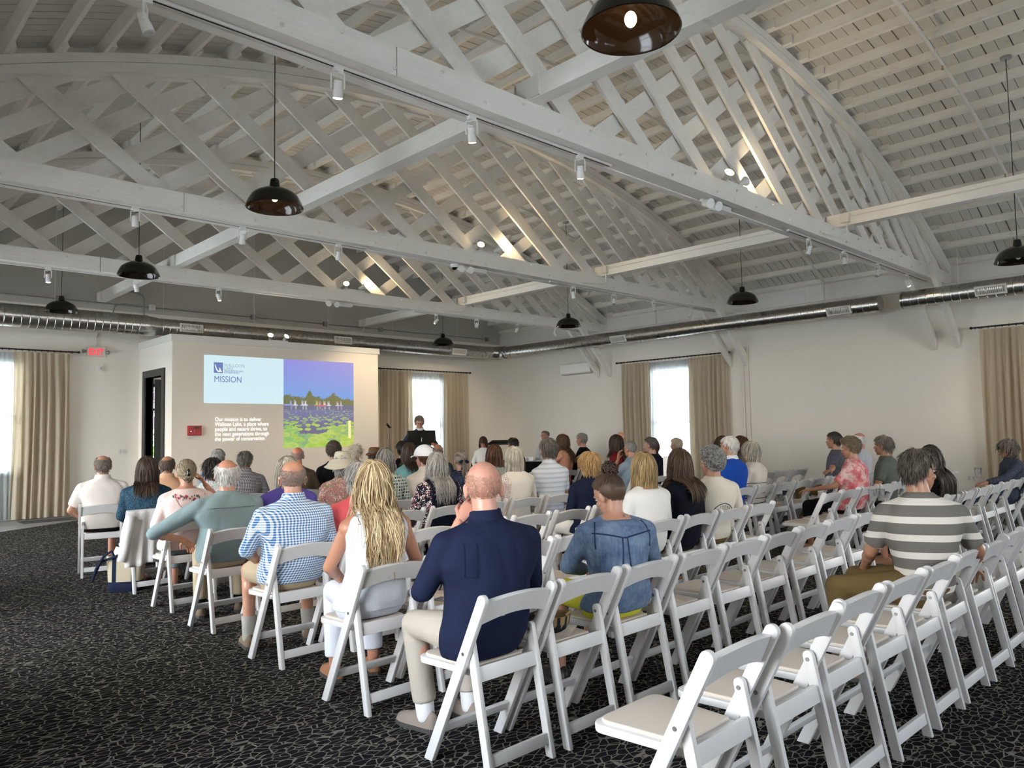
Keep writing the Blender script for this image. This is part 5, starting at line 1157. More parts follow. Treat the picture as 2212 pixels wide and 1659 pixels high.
# sixth row
def pink_extra(o):
    P = lambda pts, off=.004: back_patch(o, pts, None, '', off); t = o['shirt']; r = np.random.default_rng(5)
    th = np.linspace(-PI, 0, 24); obj('sheer_yoke', MB().add(P([(.118*math.cos(a), .985+.135*math.sin(a)) for a in th]), [tuple(range(24))]), c_('sheer rose panel', (206,176,174)), t)
    for i in range(26):
        a = -PI*(.08+.84*r.random()); rr_ = .06+.07*r.random(); cx, cz = rr_*1.1*math.cos(a), 1.0+rr_*.9*math.sin(a)*.6; s_ = .006+.008*r.random()
        obj('embroidered_flower' if i % 3 == 0 else 'embroidered_leaf', MB().add(P([(cx+s_*math.cos(b)*(1 if i%3==0 else .5), cz+s_*math.sin(b)) for b in np.linspace(0,2*PI,9,endpoint=False)], .0055), [tuple(range(9))]), plain('red thread', (.42,.03,.07), .8) if i % 3 == 0 else plain('dark green thread', (.07,.09,.07), .8), t)
    mb = MB(); W2 = o['W2']; mb.ell(W2((0,-.14,.0)), (.016,.018,.045), o['Rh'], 10, 8); obj('hair_clip', mb, m_enam, o['t'], 180)
sit(6, 0, 'person with clipped up ash hair in a pale pink top with embroidered flowers', 'woman in the embroidered pink top', ztop=1.275, female=True, W=1.15, shw=1.14, hyaw=-12, twist=-8, sk=(.52,.28,.19), hr=H('ash'), hs='updo', top=c_('pale pink jersey', (222,200,194)), sleeve='elbow', low=grey_shorts, lowlen='cropped', shoe=m_shoe_k, near=True, extra=pink_extra, neckline=.015, armR=dict(el=(.36,.36,.86), wr=(.165,.24,1.085), hd=(-.55,-.25,.8), hn=(-.6,.1,-.5), curl=.55))
def paisley(t, v): return floral(srgb(150,112,104), [srgb(178,96,104), srgb(120,128,92), srgb(206,178,168), srgb(164,120,120), srgb(120,84,84)], 42, .6)(t, v)
sit(6, 3, 'person in a wide brimmed beige sun hat and rose paisley top', 'person in the wide sun hat', ztop=1.275, female=True, W=1.1, shw=1.15, hr=H('grey'), hs='shortw', sk=fair, top=pattern_cloth('rose paisley', paisley), sleeve='elbow', low=darkpants, hyaw=-28, extra=wide_hat(c_('beige hat cloth', (186,180,160)), .215, .125, .055))
def squares(t, v):
    x, y, z = t.sep(v)[:3]; k = 1/.033; fx = t.math('FRACT', t.math('MULTIPLY', x, k)); fz = t.math('FRACT', t.math('MULTIPLY', z, k))
    m = t.math('MULTIPLY', t.math('LESS_THAN', t.math('ABSOLUTE', t.math('SUBTRACT', fx, .5)), .30), t.math('LESS_THAN', t.math('ABSOLUTE', t.math('SUBTRACT', fz, .5)), .30))
    cell = t.n('CombineXYZ', i0=t.math('FLOOR', t.math('MULTIPLY', x, k)), i1=t.math('FLOOR', t.math('MULTIPLY', z, k)), i2=0.0); wn = t.n('TexWhiteNoise', i0=cell.outputs[0])
    return t.mix(m, srgb(196,204,200), t.ramp(wn.outputs[0], [(0, srgb(40,52,66)), (.3, srgb(96,140,140)), (.55, srgb(150,160,96)), (.8, srgb(60,84,104))], 'CONSTANT'))
sit(6, 4, 'person with grey bob in a blouse printed with small green squares', 'woman in the squares print', ztop=1.31, female=True, W=1.08, shw=1.08, hr=((.13,.12,.105),(.34,.32,.29)), hs='bob', hsx=dict(L=.15, thick=.3), sk=fair, top=pattern_cloth('squares print', squares), sleeve='elbow', low=darkpants, hyaw=-30)
sit(6, 5, 'person in a white cap with black lattice back and cream polo', 'person in the white cap', ztop=1.315, W=1.02, shw=1.04, hr=H('auburn'), hs='curly', hsx=dict(bald=88, off=.006, ring=.009), sk=pink_, top=c_('oatmeal pique', (204,196,186)), sleeve='short', collar=True, low=khaki, hyaw=10, extra=lambda o: cap_hat(o, plain('white cap cloth', (.74,.74,.75), .8), m_enam))
def navy_fl(t, v): return floral(srgb(34,42,62), [srgb(34,42,62), srgb(120,136,160), srgb(34,42,62), srgb(70,84,112)], 50, .4)(t, v)
def bow_extra(o):
    W2 = o['W2']; c = np.array([0,-.125,-.01]); mb = MB()
    for q in (-1,1): mb.ell(W2(c + np.array([q*.035,-.006,.004])), (.036,.014,.020), R3(0,0,q*18), 12, 8).capsule(W2(c), W2(c+np.array([q*.025,-.012,-.09])), .010, .014, 8, 3)
    obj('hair_bow', mb, navy, o['t'], 180)
    r = np.random.default_rng(9); mb = MB()
    for i in range(60):
        a, b = r.normal(0,.012,2); mb.tube([W2(c+np.array([a*.5,b*.5,0])), W2(c+np.array([a,-.03+b,-.05])), W2(c+np.array([a*1.4,-.035+b,-.13])), W2(c+np.array([a*1.1,-.025+b,-.21]))], [.004*.9,.0045,.004,.001], 4)
    obj('ponytail', mb, hair_mat(*H('greybrown')), o['t'], 180)
sit(6, 6, 'person with grey brown ponytail tied with a navy bow', 'woman with the navy hair bow', ztop=1.255, female=True, hr=H('greybrown'), hs='pony', sk=fair, top=pattern_cloth('navy floral', navy_fl), sleeve='elbow', low=black, hyaw=-22, extra=bow_extra)
sit(6, 7, 'person with a smooth dark auburn bob before the black clothed table', 'woman with the auburn bob', ztop=1.31, female=True, hr=H('auburn'), hs='bob', hsx=dict(L=.20, thick=.26), sk=fair, top=c_('sage grey', (136,146,138)), sleeve='elbow', low=darkpants, hyaw=-30)
sit(6, 2, 'person with cropped grey hair and dark rimmed glasses, hand at face', 'man with cropped grey hair and glasses', 'R', ztop=1.30, W=1.1, hr=((.06,.055,.05),(.22,.205,.19)), hs='stubfull', sk=tan, top=c_('blue grey tee', (132,146,160)), sleeve='short', low=darkpants, face=True, glasses='clear', hyaw=-6, armL=dict(el=(-.26,.38,.80), wr=(-.10,.36,1.04), hd=(.2,-.1,1), hn=(.3,-1,0), curl=.5))
sit(6, 3, 'heavyset person with close cropped dark hair in a black shirt', 'heavyset man in black', 'R', ztop=1.35, W=1.25, shw=1.18, hr=((.03,.025,.022),(.11,.095,.085)), hs='thin', hsx=dict(bald=20, L=.022), sk=fair, top=c_('black navy cotton', (20,22,34)), sleeve='short', low=darkpants, face=True, hyaw=8, hk=1.06)
# seventh row
def teal_fl(t, v): return floral(srgb(28,44,62), [srgb(28,44,62), srgb(72,116,134), srgb(34,56,78), srgb(96,140,152)], 70, .42)(t, v)
sit(7, 0, 'person with dark shoulder length hair, sunglasses on head, teal speckled blouse', 'woman with sunglasses on her head', ztop=1.28, female=True, W=1.1, shw=1.1, hr=H('brown'), hs='lob', hsx=dict(L=.23, n=760), sk=fair, top=pattern_cloth('teal leaf print', teal_fl), sleeve='long', low=darkpants, hyaw=-20, near=True, extra=head_sunglasses, shoe=m_sandal, lowlen='cropped')
def wb_fl(t, v): return floral(srgb(206,206,200), [srgb(60,74,120), srgb(206,206,200), srgb(98,110,140), srgb(206,206,200)], 40, .45)(t, v)
sit(7, 1, 'person with short dark hair in a blue and white floral blouse', 'woman in the blue white floral blouse', dx=.24, ztop=1.245, female=True, hr=H('dark'), hs='shortw', sk=fair, top=pattern_cloth('blue floral', wb_fl), sleeve='elbow', low=darkpants, hyaw=-16)
sit(7, 6, 'person with dark bob in a teal shirt behind the white cap', 'woman in the teal shirt', ztop=1.35, female=True, hr=H('brown'), hs='bob', sk=tan, top=c_('pale teal cotton', (104,146,146)), sleeve='elbow', low=darkpants, hyaw=-30)
sit(7, 4, 'person with dark straight hair in a deep red top', 'woman in the deep red top', 'R', ztop=1.39, female=True, hr=H('brown'), hs='lob', sk=tan, top=c_('deep red', (112,30,32)), sleeve='elbow', low=black, face=True, hyaw=14)
sit(7, 6, 'person with wavy auburn hair turned toward the sheer window', 'woman with wavy auburn hair', 'R', ztop=1.30, female=True, hr=((.05,.022,.010),(.16,.075,.035)), hs='wavy', hsx=dict(L=.17), sk=pink_, top=c_('dark grey knit', (62,60,62)), sleeve='elbow', low=darkpants, face=True, hyaw=30)
sit(7, 8, 'person with short pale blond hair silhouetted in the window', 'woman before the bright window', 'R', x=11.75, ztop=1.29, female=True, hr=((.40,.33,.22),(.70,.62,.48)), hs='shortw', hsx=dict(L=.07), sk=fair, top=c_('light blue cotton', (150,166,186)), sleeve='elbow', low=darkpants, face=True, hyaw=26)
# eighth row and beyond
sit(8, 0, 'person with dark hair ring and bald spot in a white polo, alone near curtain', 'man in the white polo', chair_rz=-14, ztop=1.29, W=1.12, shw=1.14, hyaw=-15, twist=0, sk=(.42,.21,.135), hr=H('greybrown'), hs='thin', hsx=dict(bald=46, L=.03), top=c_('white pique', (224,216,208)), sleeve='short', collar=True, low=black, lowlen='shorts', shoe=m_shoe_k, near=True, armL=dict(el=(-.30,.20,.72), wr=(-.20,.42,.60)))
sit(8, 2, 'balding person in a peach shirt beside the black door', 'man in the peach shirt', x=3.22, ztop=1.255, W=1.08, hr=((.04,.03,.022),(.14,.10,.075)), hs='thin', hsx=dict(bald=50, L=.03), sk=tan, top=c_('peach cotton', (206,162,128)), sleeve='short', collar=True, low=khaki, hyaw=-26)
sit(8, 3, 'person with thick grey brown hair in a small check dark shirt', 'man in the small check shirt', x=4.16, ztop=1.28, W=1.05, shw=1.05, hr=((.05,.042,.034),(.17,.15,.125)), hs='short', hsx=dict(L=.06), sk=tan, top=pattern_cloth('dark mini check', gingham(srgb(168,160,158), srgb(62,62,74), .018)), sleeve='short', collar=True, low=darkpants, hyaw=-40)
sit(8, 5, 'person with sunburnt bald head and grey sides, under the projected photo', 'man with the sunburnt head', x=4.88, ztop=1.32, W=1.06, hr=((.24,.21,.19),(.46,.42,.39)), hs='stub', hsx=dict(bald=66), sk=(.60,.24,.15), top=c_('brown scarf knit', (92,78,66)), sleeve='short', low=khaki, hyaw=-28)
sit(8, 6, 'person with thick wavy brown hair in a black top below the photo', 'person with wavy brown hair', x=5.42, ztop=1.375, W=1.05, hr=((.045,.032,.022),(.16,.12,.085)), hs='curly', sk=fair, top=black, sleeve='short', low=black, hyaw=-30)
sit(9, 0, 'person with thin grey hair in front of the projection wall', 'man with thin grey hair by the wall', x=4.27, ztop=1.31, W=1.02, hr=H('grey'), hs='thin', hsx=dict(bald=20), sk=tan, top=c_('blue check shirt', (120,132,150)), sleeve='short', collar=True, low=khaki, hyaw=-40)
sit(9, 1, 'person with fluffy white hair below the yellow bar of the slide', 'person with fluffy white hair', x=6.45, ztop=1.30, female=True, hr=((.50,.42,.32),(.80,.72,.60)), hs='fluffy', hsx=dict(L=.08), sk=fair, top=c_('pale cream', (206,194,176)), sleeve='elbow', low=khaki, hyaw=-25)
sit(8, 7, 'person in a brown felt hat with pinched crown', 'man in the brown hat', x=6.08, ztop=1.245, W=1.02, hr=H('brown'), hs='short', sk=tan, top=c_('tan cotton', (132,108,84)), sleeve='short', low=khaki, hyaw=-25, extra=wide_hat(c_('brown felt', (106,78,54)), .155, .125, -.02, .03))
sit(8, 8, 'person with thick black hair and black shirt near microphone stand', 'man with thick black hair', x=6.56, ztop=1.37, W=1.06, hr=H('dark'), hs='short', hsx=dict(L=.05), sk=dark_, top=black, sleeve='short', low=black, hyaw=-28)
sit(8, 9, 'bald person with grey temples in navy jacket below the speaker', 'bald man in the navy jacket', x=7.22, ztop=1.30, W=1.05, hr=((.12,.10,.09),(.26,.23,.20)), hs='stub', hsx=dict(bald=62), sk=tan, top=c_('slate navy', (52,60,74)), sleeve='long', collar=c_('white shirt collar', (214,214,216)), low=darkpants, hyaw=-28)
sit(8, 2, 'person with dark receding hair in grey jacket by the table', 'man in the grey jacket', 'R', x=8.82, ztop=1.38, W=1.05, hr=H('dark'), hs='thin', hsx=dict(bald=22, L=.05), sk=dark_, top=c_('warm grey jacket', (88,80,76)), sleeve='long', low=darkpants, face=True, hyaw=-10)
sit(8, 5, 'person with long chestnut hair and glasses, one hand raised while talking', 'woman with her hand raised', 'R', x=10.05, ztop=1.42, female=True, hr=((.035,.016,.008),(.15,.075,.038)), hs='long', hsx=dict(L=.36), sk=(.56,.30,.21), top=c_('peach tank', (206,150,120)), sleeve='none', low=darkpants, face=True, glasses='clear', hyaw=52, twist=20, armL=dict(el=(-.28,.36,.82), wr=(-.26,.50,1.04), hd=(-.1,.1,1), hn=(.5,-1,.2), curl=.35))
sit(8, 6, 'person with thick grey hair in a black jacket facing the table', 'man in the black jacket', 'R', x=10.58, ztop=1.44, W=1.1, shw=1.12, hr=((.17,.15,.125),(.40,.37,.33)), hs='thin', hsx=dict(bald=16, L=.05), sk=pink_, top=c_('black wool', (16,16,18)), sleeve='long', low=black, face=True, hyaw=10)
sit(8, 8, 'bald person with glasses in profile before the beige curtain', 'bald man in profile with glasses', 'R', x=11.72, ztop=1.44, W=1.02, sk=(.62,.36,.24), hr=None, top=c_('dark teal grey', (70,78,84)), sleeve='short', low=darkpants, face=True, glasses='clear', hyaw=36)
# --- panel table in the corner, its people, the speaker
m_tcloth = c_('black tablecloth', (14,14,16), wr=.5)
TBL = (12.55, 12.75); TA = math.radians(-43)
t = thing('panel_table', 'long folding panel table set across the corner of the room', 'table', (*TBL, 0), TA)
obj('tabletop', MB().box((-1.2,-.38,.735),(1.2,.38,.765)), m_resin, t)
for x in (-.95,.95):
    for y in (-.28,.28): obj('leg', MB().tube([(x,y,0),(x,y,.735)], .016, 8), m_grey, t)
t = thing('tablecloth', 'black tablecloth hanging to the floor over the panel table', 'tablecloth', (*TBL, 0), TA)
per = [];
for z, g in ((.772,0.),(.770,.012),(.60,.03),(.30,.045),(.02,.055)):
    pts = []
    for u in np.linspace(0, 1, 200, endpoint=False):
        s_ = u*2*(2.44+.80); x_, y_ = (-1.22+s_, -.40) if s_ < 2.44 else (1.22, -.40+s_-2.44) if s_ < 3.24 else (1.22-(s_-3.24), .40) if s_ < 5.68 else (-1.22, .40-(s_-5.68))
        w_ = g*(1+.35*math.sin(u*2*PI*24)); pts.append((x_+np.sign(x_)*w_*(abs(x_) > 1.2), y_+np.sign(y_)*w_*(abs(y_) > .39), z))
    per.append(pts)
obj('cloth', MB().loft(list(reversed(per)), False, True), m_tcloth, t, 60)
tag(obj('table_runner', MB().box((-1.15,-.30,.773),(1.10,.30,.777)), whitec), 'white paper sheet spread along the black panel table', 'paper'); o = bpy.data.objects['table_runner']; o.name = 'paper_sheet'; o.location = (*TBL, 0); o.rotation_euler = (0,0,TA)
def tpos(u, v, z=.778): return (TBL[0]+u*math.cos(TA)-v*math.sin(TA), TBL[1]+u*math.sin(TA)+v*math.cos(TA), z)
# black display case with hipped top
t = thing('display_case', 'black framed display case with a sloped top on the panel table', 'display case', tpos(-.55,.12), TA)
mb = MB(); a, b, h, hh = .31, .14, .40, .50
for x in (-a, a):
    for y in (-b, b): mb.box((x-.016,y-.016,0),(x+.016,y+.016,h))
for z in (.012, h): 
    for y in (-b, b): mb.beam((-a,y,z),(a,y,z),.03,.024)
    for x in (-a, a): mb.beam((x,-b,z),(x,b,z),.03,.024)
obj('frame', mb, m_black, t); obj('lid', MB().loft([[(-a-.02,-b-.02,h+.01),(a+.02,-b-.02,h+.01),(a+.02,b+.02,h+.01),(-a-.02,b+.02,h+.01)],[(-a*.62,-b*.3,hh),(a*.62,-b*.3,hh),(a*.62,b*.3,hh),(-a*.62,b*.3,hh)]]), m_black, t)
for y in (-b,): obj('glass_pane', MB().box((-a+.016,y-.003,.024),(a-.016,y+.003,h-.012)), m_glass, t)
t = thing('laptop', 'open dark laptop on the panel table', 'laptop', tpos(.62,-.10), TA+.1)
obj('keyboard_base', MB().box((-.17,-.12,0),(.17,.12,.018)), m_enam, t); obj('screen', MB().beam((0,-.12,.015),(0,-.19,.24),.34,.012,up=(0,1,.3)), m_enam, t)
for k, (u, v, rz_) in enumerate(((-.05,-.08,.3),(.12,.02,-.2))):
    o = tag(obj('name_card', MB().prism([(-.05,0),(.05,0),(0,.09)], -.10, .10, 0), whitec), ('folded white name card on the table by the display case','folded white name card on the table nearer to the laptop')[k], 'card', 'name cards'); o.location = tpos(u, v); o.rotation_euler = (0,0,TA+rz_)
def bottle(label, loc):
    t = thing('water_bottle', label, 'bottle', loc); 
    obj('bottle_body', MB().lathe([(.0,0),(.032,0),(.033,.01),(.033,.13),(.028,.16),(.013,.185),(.013,.20)], n=18), plain('clear bottle', (.75,.82,.86), .1, spec=.6), t, 40); obj('label_band', MB().lathe([(.0335,.05),(.0338,.052),(.0338,.11),(.0335,.112)], n=18), plain('blue label', (.10,.22,.45), .5), t, 180); obj('cap', MB().lathe([(.0145,.195),(.0145,.215),(.0,.215)], n=14), whitec, t, 40)
bottle('clear water bottle with blue label standing near the speaker', (9.25, 11.0, .7785))
t = thing('side_table', 'small black draped stand beside the speaker holding the water bottle', 'table', (9.25, 11.0, 0)); obj('tabletop', MB().lathe([(0,.75),(.28,.75),(.28,.778),(.0,.778)], n=28), m_enam, t, 40); obj('cloth', MB().loft([[(r_*(1+.05*math.sin(a*12))*math.cos(a), r_*(1+.05*math.sin(a*12))*math.sin(a), z) for a in np.linspace(0,2*PI,120,endpoint=False)] for r_, z in ((.30,.02),(.285,.74),(.282,.78))], False, False), m_tcloth, t, 60)
chair(11.75, 13.35, 'white folding chair behind the panel table under the seated woman', math.radians(137)); 
person(11.75, 13.35, 'person with brown bob and white jacket seated behind the panel table', ztop=1.37, rz=150, female=True, head=(-22,0,0), hr=((.03,.015,.010),(.12,.06,.035)), hs='bob', hsx=dict(L=.16), sk=(.56,.32,.24), top=whitec, sleeve='long', low=darkpants, face=True)
chair(13.25, 12.55, 'white folding chair beyond the panel table end under the man in glasses', math.radians(100))
person(13.25, 12.55, 'person with receding hair and dark glasses beyond the striped polo', ztop=1.51, rz=100, W=1.0, hr=((.09,.07,.055),(.24,.20,.17)), hs='thin', hsx=dict(bald=34, L=.03), head=(-18,-4,0), sk=(.46,.25,.17), top=c_('pale grey shirt', (170,172,176)), sleeve='long', low=darkpants, face=True, glasses='clear')
t = person(8.62, 11.62, 'standing speaker in navy zip jacket and glasses reading from a black stand', ztop=1.80, rz=150, standing=True, hr=((.10,.08,.06),(.26,.21,.16)), hs='side', hsx=dict(L=.05), sk=(.44,.24,.17), head=(-4,-18,0), top=c_('navy zip jacket', (38,46,78)), sleeve='long', collar=c_('white shirt collar', (214,214,216)), low=darkpants, shoe=m_shoe_k, face=True, glasses='clear', armL=dict(el=(-.30,.24,.78), wr=(-.245,.44,.80)), armR=dict(el=(.30,.24,.78), wr=(.245,.44,.80)), hem=.44, lean=4)
t = thing('lectern_stand', 'black lectern stand with wide reading panel in front of the speaker', 'lectern', (8.42, 11.24, 0), math.radians(150))
obj('reading_panel', MB().beam((0,.05,1.26),(0,-.06,1.525),.52,.018,up=(0,1,.3)), m_enam, t); obj('lip', MB().box((-.26,.03,1.245),(.26,.09,1.262)), m_enam, t)
obj('pole', MB().tube([(0,.02,.04),(0,.02,1.40)], .016, 10), m_enam, t, 60)
for a in (0, 2.1, 4.2): obj('leg', MB().tube([(0,.02,.22),(.28*math.sin(a),.02+.28*math.cos(a),.012)], .010, 8), m_enam, t, 60)
t = thing('microphone_stand', 'thin black microphone stand before the beige curtain', 'microphone stand', (8.25, 12.05, 0))
obj('pole', MB().tube([(0,0,.01),(0,0,1.60)], .011, 8), m_enam, t, 60); obj('base', MB().lathe([(0,.0),(.14,0),(.14,.015),(.03,.03),(.0,.03)], n=24), m_enam, t, 40)
m_ = obj('microphone', MB().capsule((.02,0,1.60),(-.06,-.03,1.66),.016,.024,12,4), m_enam, t, 180); obj('clip', MB().box((-.012,-.02,1.585),(.03,.02,1.615)), m_enam, t)
# ---------------------------------------------------------------- empty chairs
def nth(k): return ORD[k] if k < 10 else str(k+1)+'th'
RN = {1:'the last row', 2:'the second-last row', 3:'the third-last row', 4:'the fourth-last row', 5:'the fifth-last row', 6:'the sixth-last row', 7:'the seventh-last row'}
for r in (1,2,3,4,5,6,7):
    for k in range(9):
        if (r,'L',k) in OCC: continue
        if r >= 6 and k >= 8: continue
        chair(lx(r,k) + rng.normal(0,.006), ROWY[r] + rng.normal(0,.01), f'empty white folding chair, {nth(k)} from the aisle in {RN[r]}, screen side', math.radians(rng.normal(0,.8)))
for r in (2,3,4,5):
    for k in range(9):
        if (r,'R',k) in OCC or (r == 2 and k in (0,)): continue
        if r == 2 and k >= 7: continue
        if r == 4 and k == 7: continue
        chair(rx(r,k) + rng.normal(0,.006), ROWY[r] + rng.normal(0,.01), f'empty white folding chair, {nth(k)} past the middle aisle in {RN[r]}', math.radians(rng.normal(0,1)))
chair(10.0, 9.1-.3, 'empty cream looking white folding chair beside the man in black jacket', math.radians(20)) if 0 else None
# ---------------------------------------------------------------- things on and around the chairs
def paper(label, loc, rz, w=.21, h=.28):
    o = tag(obj('paper', MB().box((-w/2,-h/2,0),(w/2,h/2,.0015)), plain('leaflet paper', (.76,.66,.56), .8)), label, 'paper', 'leaflets on chair seats'); o.location = loc; o.rotation_euler = (0,0,rz); return o
p = paper('printed cream leaflet on the chair seat under the tan cap', (lx(2,1)+.02, ROWY[2]+.34, .4525), .5)
p = paper('cream leaflet with black marks on the empty chair next to the denim shirt', (lx(2,3)-.03, ROWY[2]+.30, .4525), -.35)
obj('printed_block', MB().box((-.09,-.12,.0015),(-.02,-.06,.002)), m_enam, p); obj('printed_block', MB().box((.02,.05,.0015),(.035,.10,.002)), m_enam, p)
p = paper('cream leaflet with dark picture on chair seat between the blond hair and navy shirt', (lx(3,1)+.02, ROWY[3]+.30, .4525), .3)
obj('printed_block', MB().box((-.08,-.10,.0015),(.04,.02,.002)), m_enam, p)
# ball cap lying upside down on the chair
t = thing('baseball_cap', 'tan mesh baseball cap with dark brim lying upside down on a chair seat', 'cap', (lx(2,1)-.02, ROWY[2]+.26, .455), .6)
m_tanc = c_('tan cap mesh', (150,128,92))
obj('crown', MB().lathe([(.0,.0),(.035,.004),(.065,.022),(.085,.055),(.092,.095),(.089,.095),(.081,.056),(.062,.026),(.03,.008),(.0,.004)], n=32), m_tanc, t, 60)
br = [[((.090+.0*q)*math.sin(a)*(1+.02*q), .06+.03*math.cos(a)+.085*q*math.cos(a*.85), .093-.03*q*q-.02*abs(math.sin(a))*q) for a in np.linspace(-1.2,1.2,15)] for q in (0,.5,1)]
b2 = [[(x, y, z+.004) for x, y, z in r_] for r_ in br]
obj('brim', MB().loft(br, False, False, closed=False).loft(b2, False, False, closed=False), c_('charcoal cap cloth', (48,46,46)), t, 60)
obj('front_panel', MB().lathe([(.0935,.094),(.0865,.054),(.067,.021),(.05,.010)], n=12), c_('dark cap panel', (40,40,44)), t, 60)
obj('strap', MB().tube([(-.05,-.075,.10),(0,-.095,.112),(.05,-.075,.10)], .006, 6), m_tanc, t, 60)
# white jacket over the chair of the woman with sunglasses on her head
jx, jy = lx(7,0), ROWY[7]
def drape(path, w, fold, seed, skew=0.):
    r = np.random.default_rng(seed); P = np.array(path, float); d = np.concatenate([[0], np.cumsum(np.linalg.norm(np.diff(P, axis=0), axis=1))]); S = np.linspace(0, d[-1], 30); n = 44; rows = []
    for s_ in S:
        y = np.interp(s_, d, P[:,0]); z = np.interp(s_, d, P[:,1]); q = s_/d[-1]; u = np.linspace(-1, 1, n)
        am = fold*abs(q-.30)*1.4
        rows.append([( w*(1+.10*abs(q-.3))*uu + skew*max(0,q-.3), y - am*(.6+.4*math.sin(uu*17+seed+q*2))*1. , z + .012*math.sin(uu*9+q*4)*abs(q-.3) - .05*max(0,q-.3)*(abs(uu)) ) for uu in u])
    return MB().loft(rows, False, False, closed=False)
t = thing('jacket', 'white jacket draped over the back of the chair beside the tote bag', 'jacket', (jx+.0, jy, 0))
jk = obj('jacket_cloth', drape([(.085,.56),(.058,.70),(.030,.790),(.005,.803),(-.022,.785),(-.03,.66),(-.045,.45),(-.06,.30)], .265, .05, 2, -.03), c_('white linen jacket', (210,208,206), wr=.6), t, 180)
mo = jk.modifiers.new('thickness', 'SOLIDIFY'); mo.thickness = .006
obj('sleeve', MB().tube([(-.24,-.04,.74),(-.28,-.06,.60),(-.30,-.07,.45),(-.33,-.075,.33)], [.05,.05,.046,.04], 12), c_('white linen jacket', (210,208,206), wr=.6), t, 180)
# khaki jacket hanging beside the grey green shirt
# tote bag
t = thing('tote_bag', 'natural canvas tote bag with navy base and straps on the carpet', 'bag', (2.40, 8.02, 0), -.55)
m_canvas = c_('natural canvas', (184,172,148), weave=1500, wr=.5); m_navyc = c_('navy canvas', (30,36,58))
def rr(w, d, z, n=32, e=.55):
    a = np.arange(n)*2*PI/n; return [(w*np.sign(math.cos(q))*abs(math.cos(q))**e, d*np.sign(math.sin(q))*abs(math.sin(q))**e, z) for q in a]
obj('bag_body', MB().loft([rr(.150,.085,.085), rr(.158,.085,.18), rr(.165,.080,.30), rr(.170,.075,.345), rr(.164,.069,.345), rr(.158,.075,.20), rr(.15,.08,.10)], False, True), m_canvas, t, 50)
obj('bag_base', MB().loft([rr(.140,.080,.0), rr(.152,.088,.02), rr(.153,.0875,.095), rr(.150,.0855,.098)], True, False), m_navyc, t, 50)
for s_ in (-1, 1):
    obj('strap', MB().loft([[(x-.016, s_*(.086+off), z),(x+.016, s_*(.086+off), z),(x+.016, s_*(.090+off), z),(x-.016, s_*(.090+off), z)] for x, off, z in [(-.085,.0,.10),(-.085,.0,.22),(-.085,-.006,.345)] ]).tube([(-.085,s_*.085,.345),(-.10,s_*.10,.40),(-.16,s_*.13,.36),(-.23,s_*.12,.24),(-.27,s_*.10,.12),(-.26,s_*.09,.16),(-.20,s_*.10,.30),(.0,s_*.095,.37),(.085,s_*.085,.345)] if s_ < 0 else [(-.085,s_*.085,.345),(-.06,s_*.085,.42),(0,s_*.085,.45),(.06,s_*.085,.42),(.085,s_*.085,.345)], .013, 8).loft([[(x-.016, s_*(.086+off), z),(x+.016, s_*(.086+off), z),(x+.016, s_*(.090+off), z),(x-.016, s_*(.090+off), z)] for x, off, z in [(.085,.0,.10),(.085,.0,.22),(.085,-.006,.345)]]), m_navyc, t, 50)
o = tag(obj('folded_paper', MB().add([(-.08,0,.12),(.06,.01,.12),(.05,.0,.40),(-.05,-.01,.43),(-.08,0,.36)], [(0,1,2,3,4)]), whitec), 'white folded paper sticking out of the canvas tote bag', 'paper'); o.location = (2.37, 8.05, 0); o.rotation_euler = (0,0,-.55); mo = o.modifiers.new('thickness','SOLIDIFY'); mo.thickness = .002
# clear cups
m_cup = plain('clear plastic cup', (.9,.92,.93), .06); MATS['clear plastic cup'].node_tree.nodes['Principled BSDF'].inputs['Transmission Weight'].default_value = .95
def cup(label, loc):
    t = thing('plastic_cup', label, 'cup', loc, 0, 'clear plastic cups'); obj('cup_wall', MB().lathe([(.0,.002),(.030,.002),(.040,.115),(.042,.118),(.043,.118),(.041,.113),(.0315,0),(.0,0)], n=24), m_cup, t, 60)
    obj('drink', MB().lathe([(.0,.004),(.029,.004),(.033,.05),(.0,.05)], n=24), plain('pale drink', (.75,.72,.66), .1), t, 60)
cup('clear plastic cup in the hand behind the striped shirt, closer to the pink tie-dye', (8.02, 3.07, .70)); cup('clear plastic cup in the hand behind the striped shirt, beside another cup', (8.13, 3.03, .70)); cup('clear plastic cup held out by the woman in sunglasses', (10.66, 2.80, .80))
t = thing('tumbler', 'dark insulated tumbler on an empty chair before the tie-dye shirt', 'tumbler', (rx(4,3)+.05, ROWY[4]+.30, .4525)); obj('tumbler_body', MB().lathe([(.0,0),(.034,0),(.042,.15),(.0,.15)], n=20), plain('dark navy steel', (.02,.03,.06), .35), t, 40); obj('lid', MB().lathe([(.043,.15),(.043,.165),(.0,.168)], n=20), m_enam, t, 40)
o = tag(obj('paper_sheet', MB().add([(-.09,0,0),(.09,0,.02),(.10,.06,.24),(-.08,.05,.23)], [(0,1,2,3)]), whitec), 'white printed sheet held up beside the curly grey hair', 'paper'); o.location = (7.35, 5.05, .93); o.rotation_euler = (0,0,-.8); mo = o.modifiers.new('thickness','SOLIDIFY'); mo.thickness = .0015
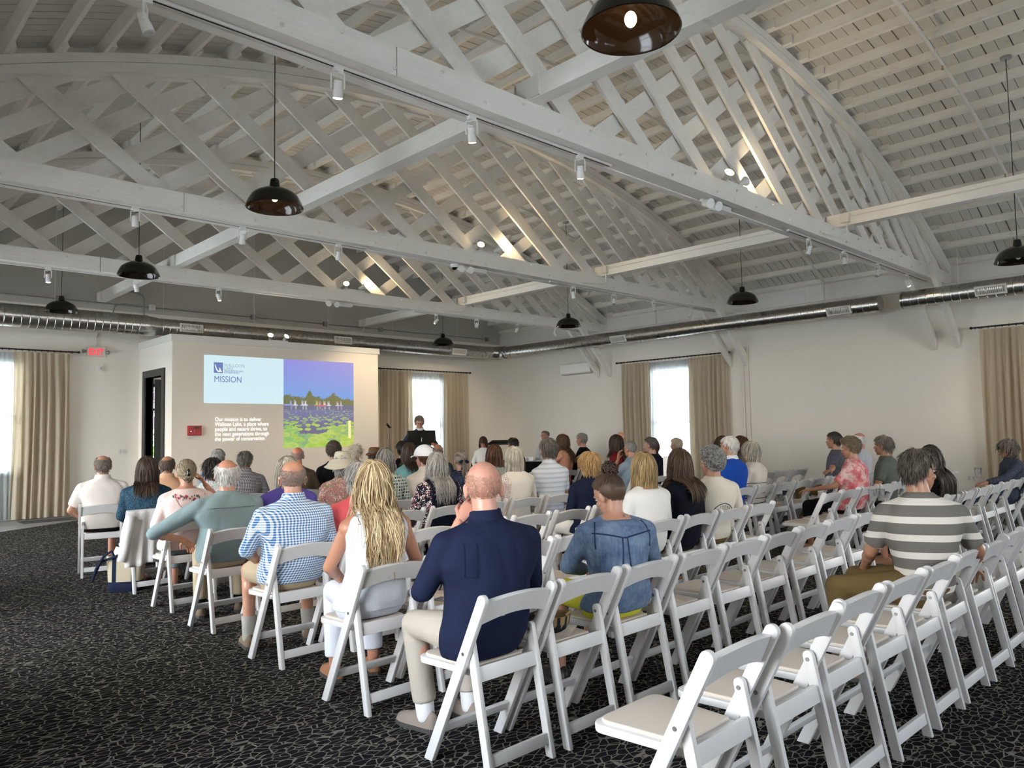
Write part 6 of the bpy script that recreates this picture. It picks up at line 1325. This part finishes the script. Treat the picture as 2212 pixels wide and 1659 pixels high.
# ---------------------------------------------------------------- light and camera
w = bpy.data.worlds.new('sky'); bpy.context.scene.world = w; w.use_nodes = True
nt = w.node_tree; bg = nt.nodes['Background']
tc = nt.nodes.new('ShaderNodeTexCoord'); sx = nt.nodes.new('ShaderNodeSeparateXYZ'); nt.links.new(tc.outputs['Generated'], sx.inputs[0])
cr = nt.nodes.new('ShaderNodeValToRGB'); nt.links.new(sx.outputs[2], cr.inputs[0])
cr.color_ramp.elements[0].position = .0; cr.color_ramp.elements[0].color = (1.,.97,.92,1); cr.color_ramp.elements[1].position = .6; cr.color_ramp.elements[1].color = (.74,.86,1.,1)
nt.links.new(cr.outputs[0], bg.inputs[0]); bg.inputs[1].default_value = 14.0
def portal(axis, at, op, inward):
    a0, a1, z0, z1 = op; L = bpy.data.lights.new('window_portal', 'AREA'); L.shape = 'RECTANGLE'; L.size = a1-a0; L.size_y = z1-z0; L.cycles.is_portal = True; L.energy = 1
    o = bpy.data.objects.new('window_portal', L); C.objects.link(o)
    c = ((a0+a1)/2, at, (z0+z1)/2) if axis == 0 else (at, (a0+a1)/2, (z0+z1)/2); o.location = c
    d = Vector((0, inward, 0)) if axis == 0 else Vector((inward, 0, 0)); o.rotation_euler = d.to_track_quat('-Z', 'Y').to_euler()
for op in WB: portal(0, YB+.15, op, -1)
for op in WR: portal(1, XR+.15, op, -1)
for op in WL: portal(1, XL-.15, op, 1)
for op in WF_ADDED: portal(0, YF-.15, op, 1)
cam = bpy.data.cameras.new('camera'); co = bpy.data.objects.new('camera', cam); C.objects.link(co)
cam.sensor_fit = 'HORIZONTAL'; cam.sensor_width = 36; cam.lens = 1624.4/2212*36; cam.clip_start = .05
ya, pi_, ro = math.radians(43.740), math.radians(3.607), math.radians(-1.064)
fwv = np.array([math.sin(ya)*math.cos(pi_), math.cos(ya)*math.cos(pi_), math.sin(pi_)]); r0 = np.array([math.cos(ya), -math.sin(ya), 0]); u0 = np.cross(r0, fwv)
rr = math.cos(ro)*r0 + math.sin(ro)*u0; uu = -math.sin(ro)*r0 + math.cos(ro)*u0
co.matrix_world = Matrix(((rr[0],uu[0],-fwv[0],0),(rr[1],uu[1],-fwv[1],0),(rr[2],uu[2],-fwv[2],1.48),(0,0,0,1)))
sc = bpy.context.scene; sc.camera = co
sc.view_settings.view_transform = 'Standard'; sc.view_settings.look = 'None'; sc.view_settings.gamma = 1; sc.view_settings.use_curve_mapping = False
sc.view_settings.exposure = 0.6
sc.cycles.use_denoising = True; sc.cycles.max_bounces = 10; sc.cycles.diffuse_bounces = 6; sc.cycles.sample_clamp_indirect = 8
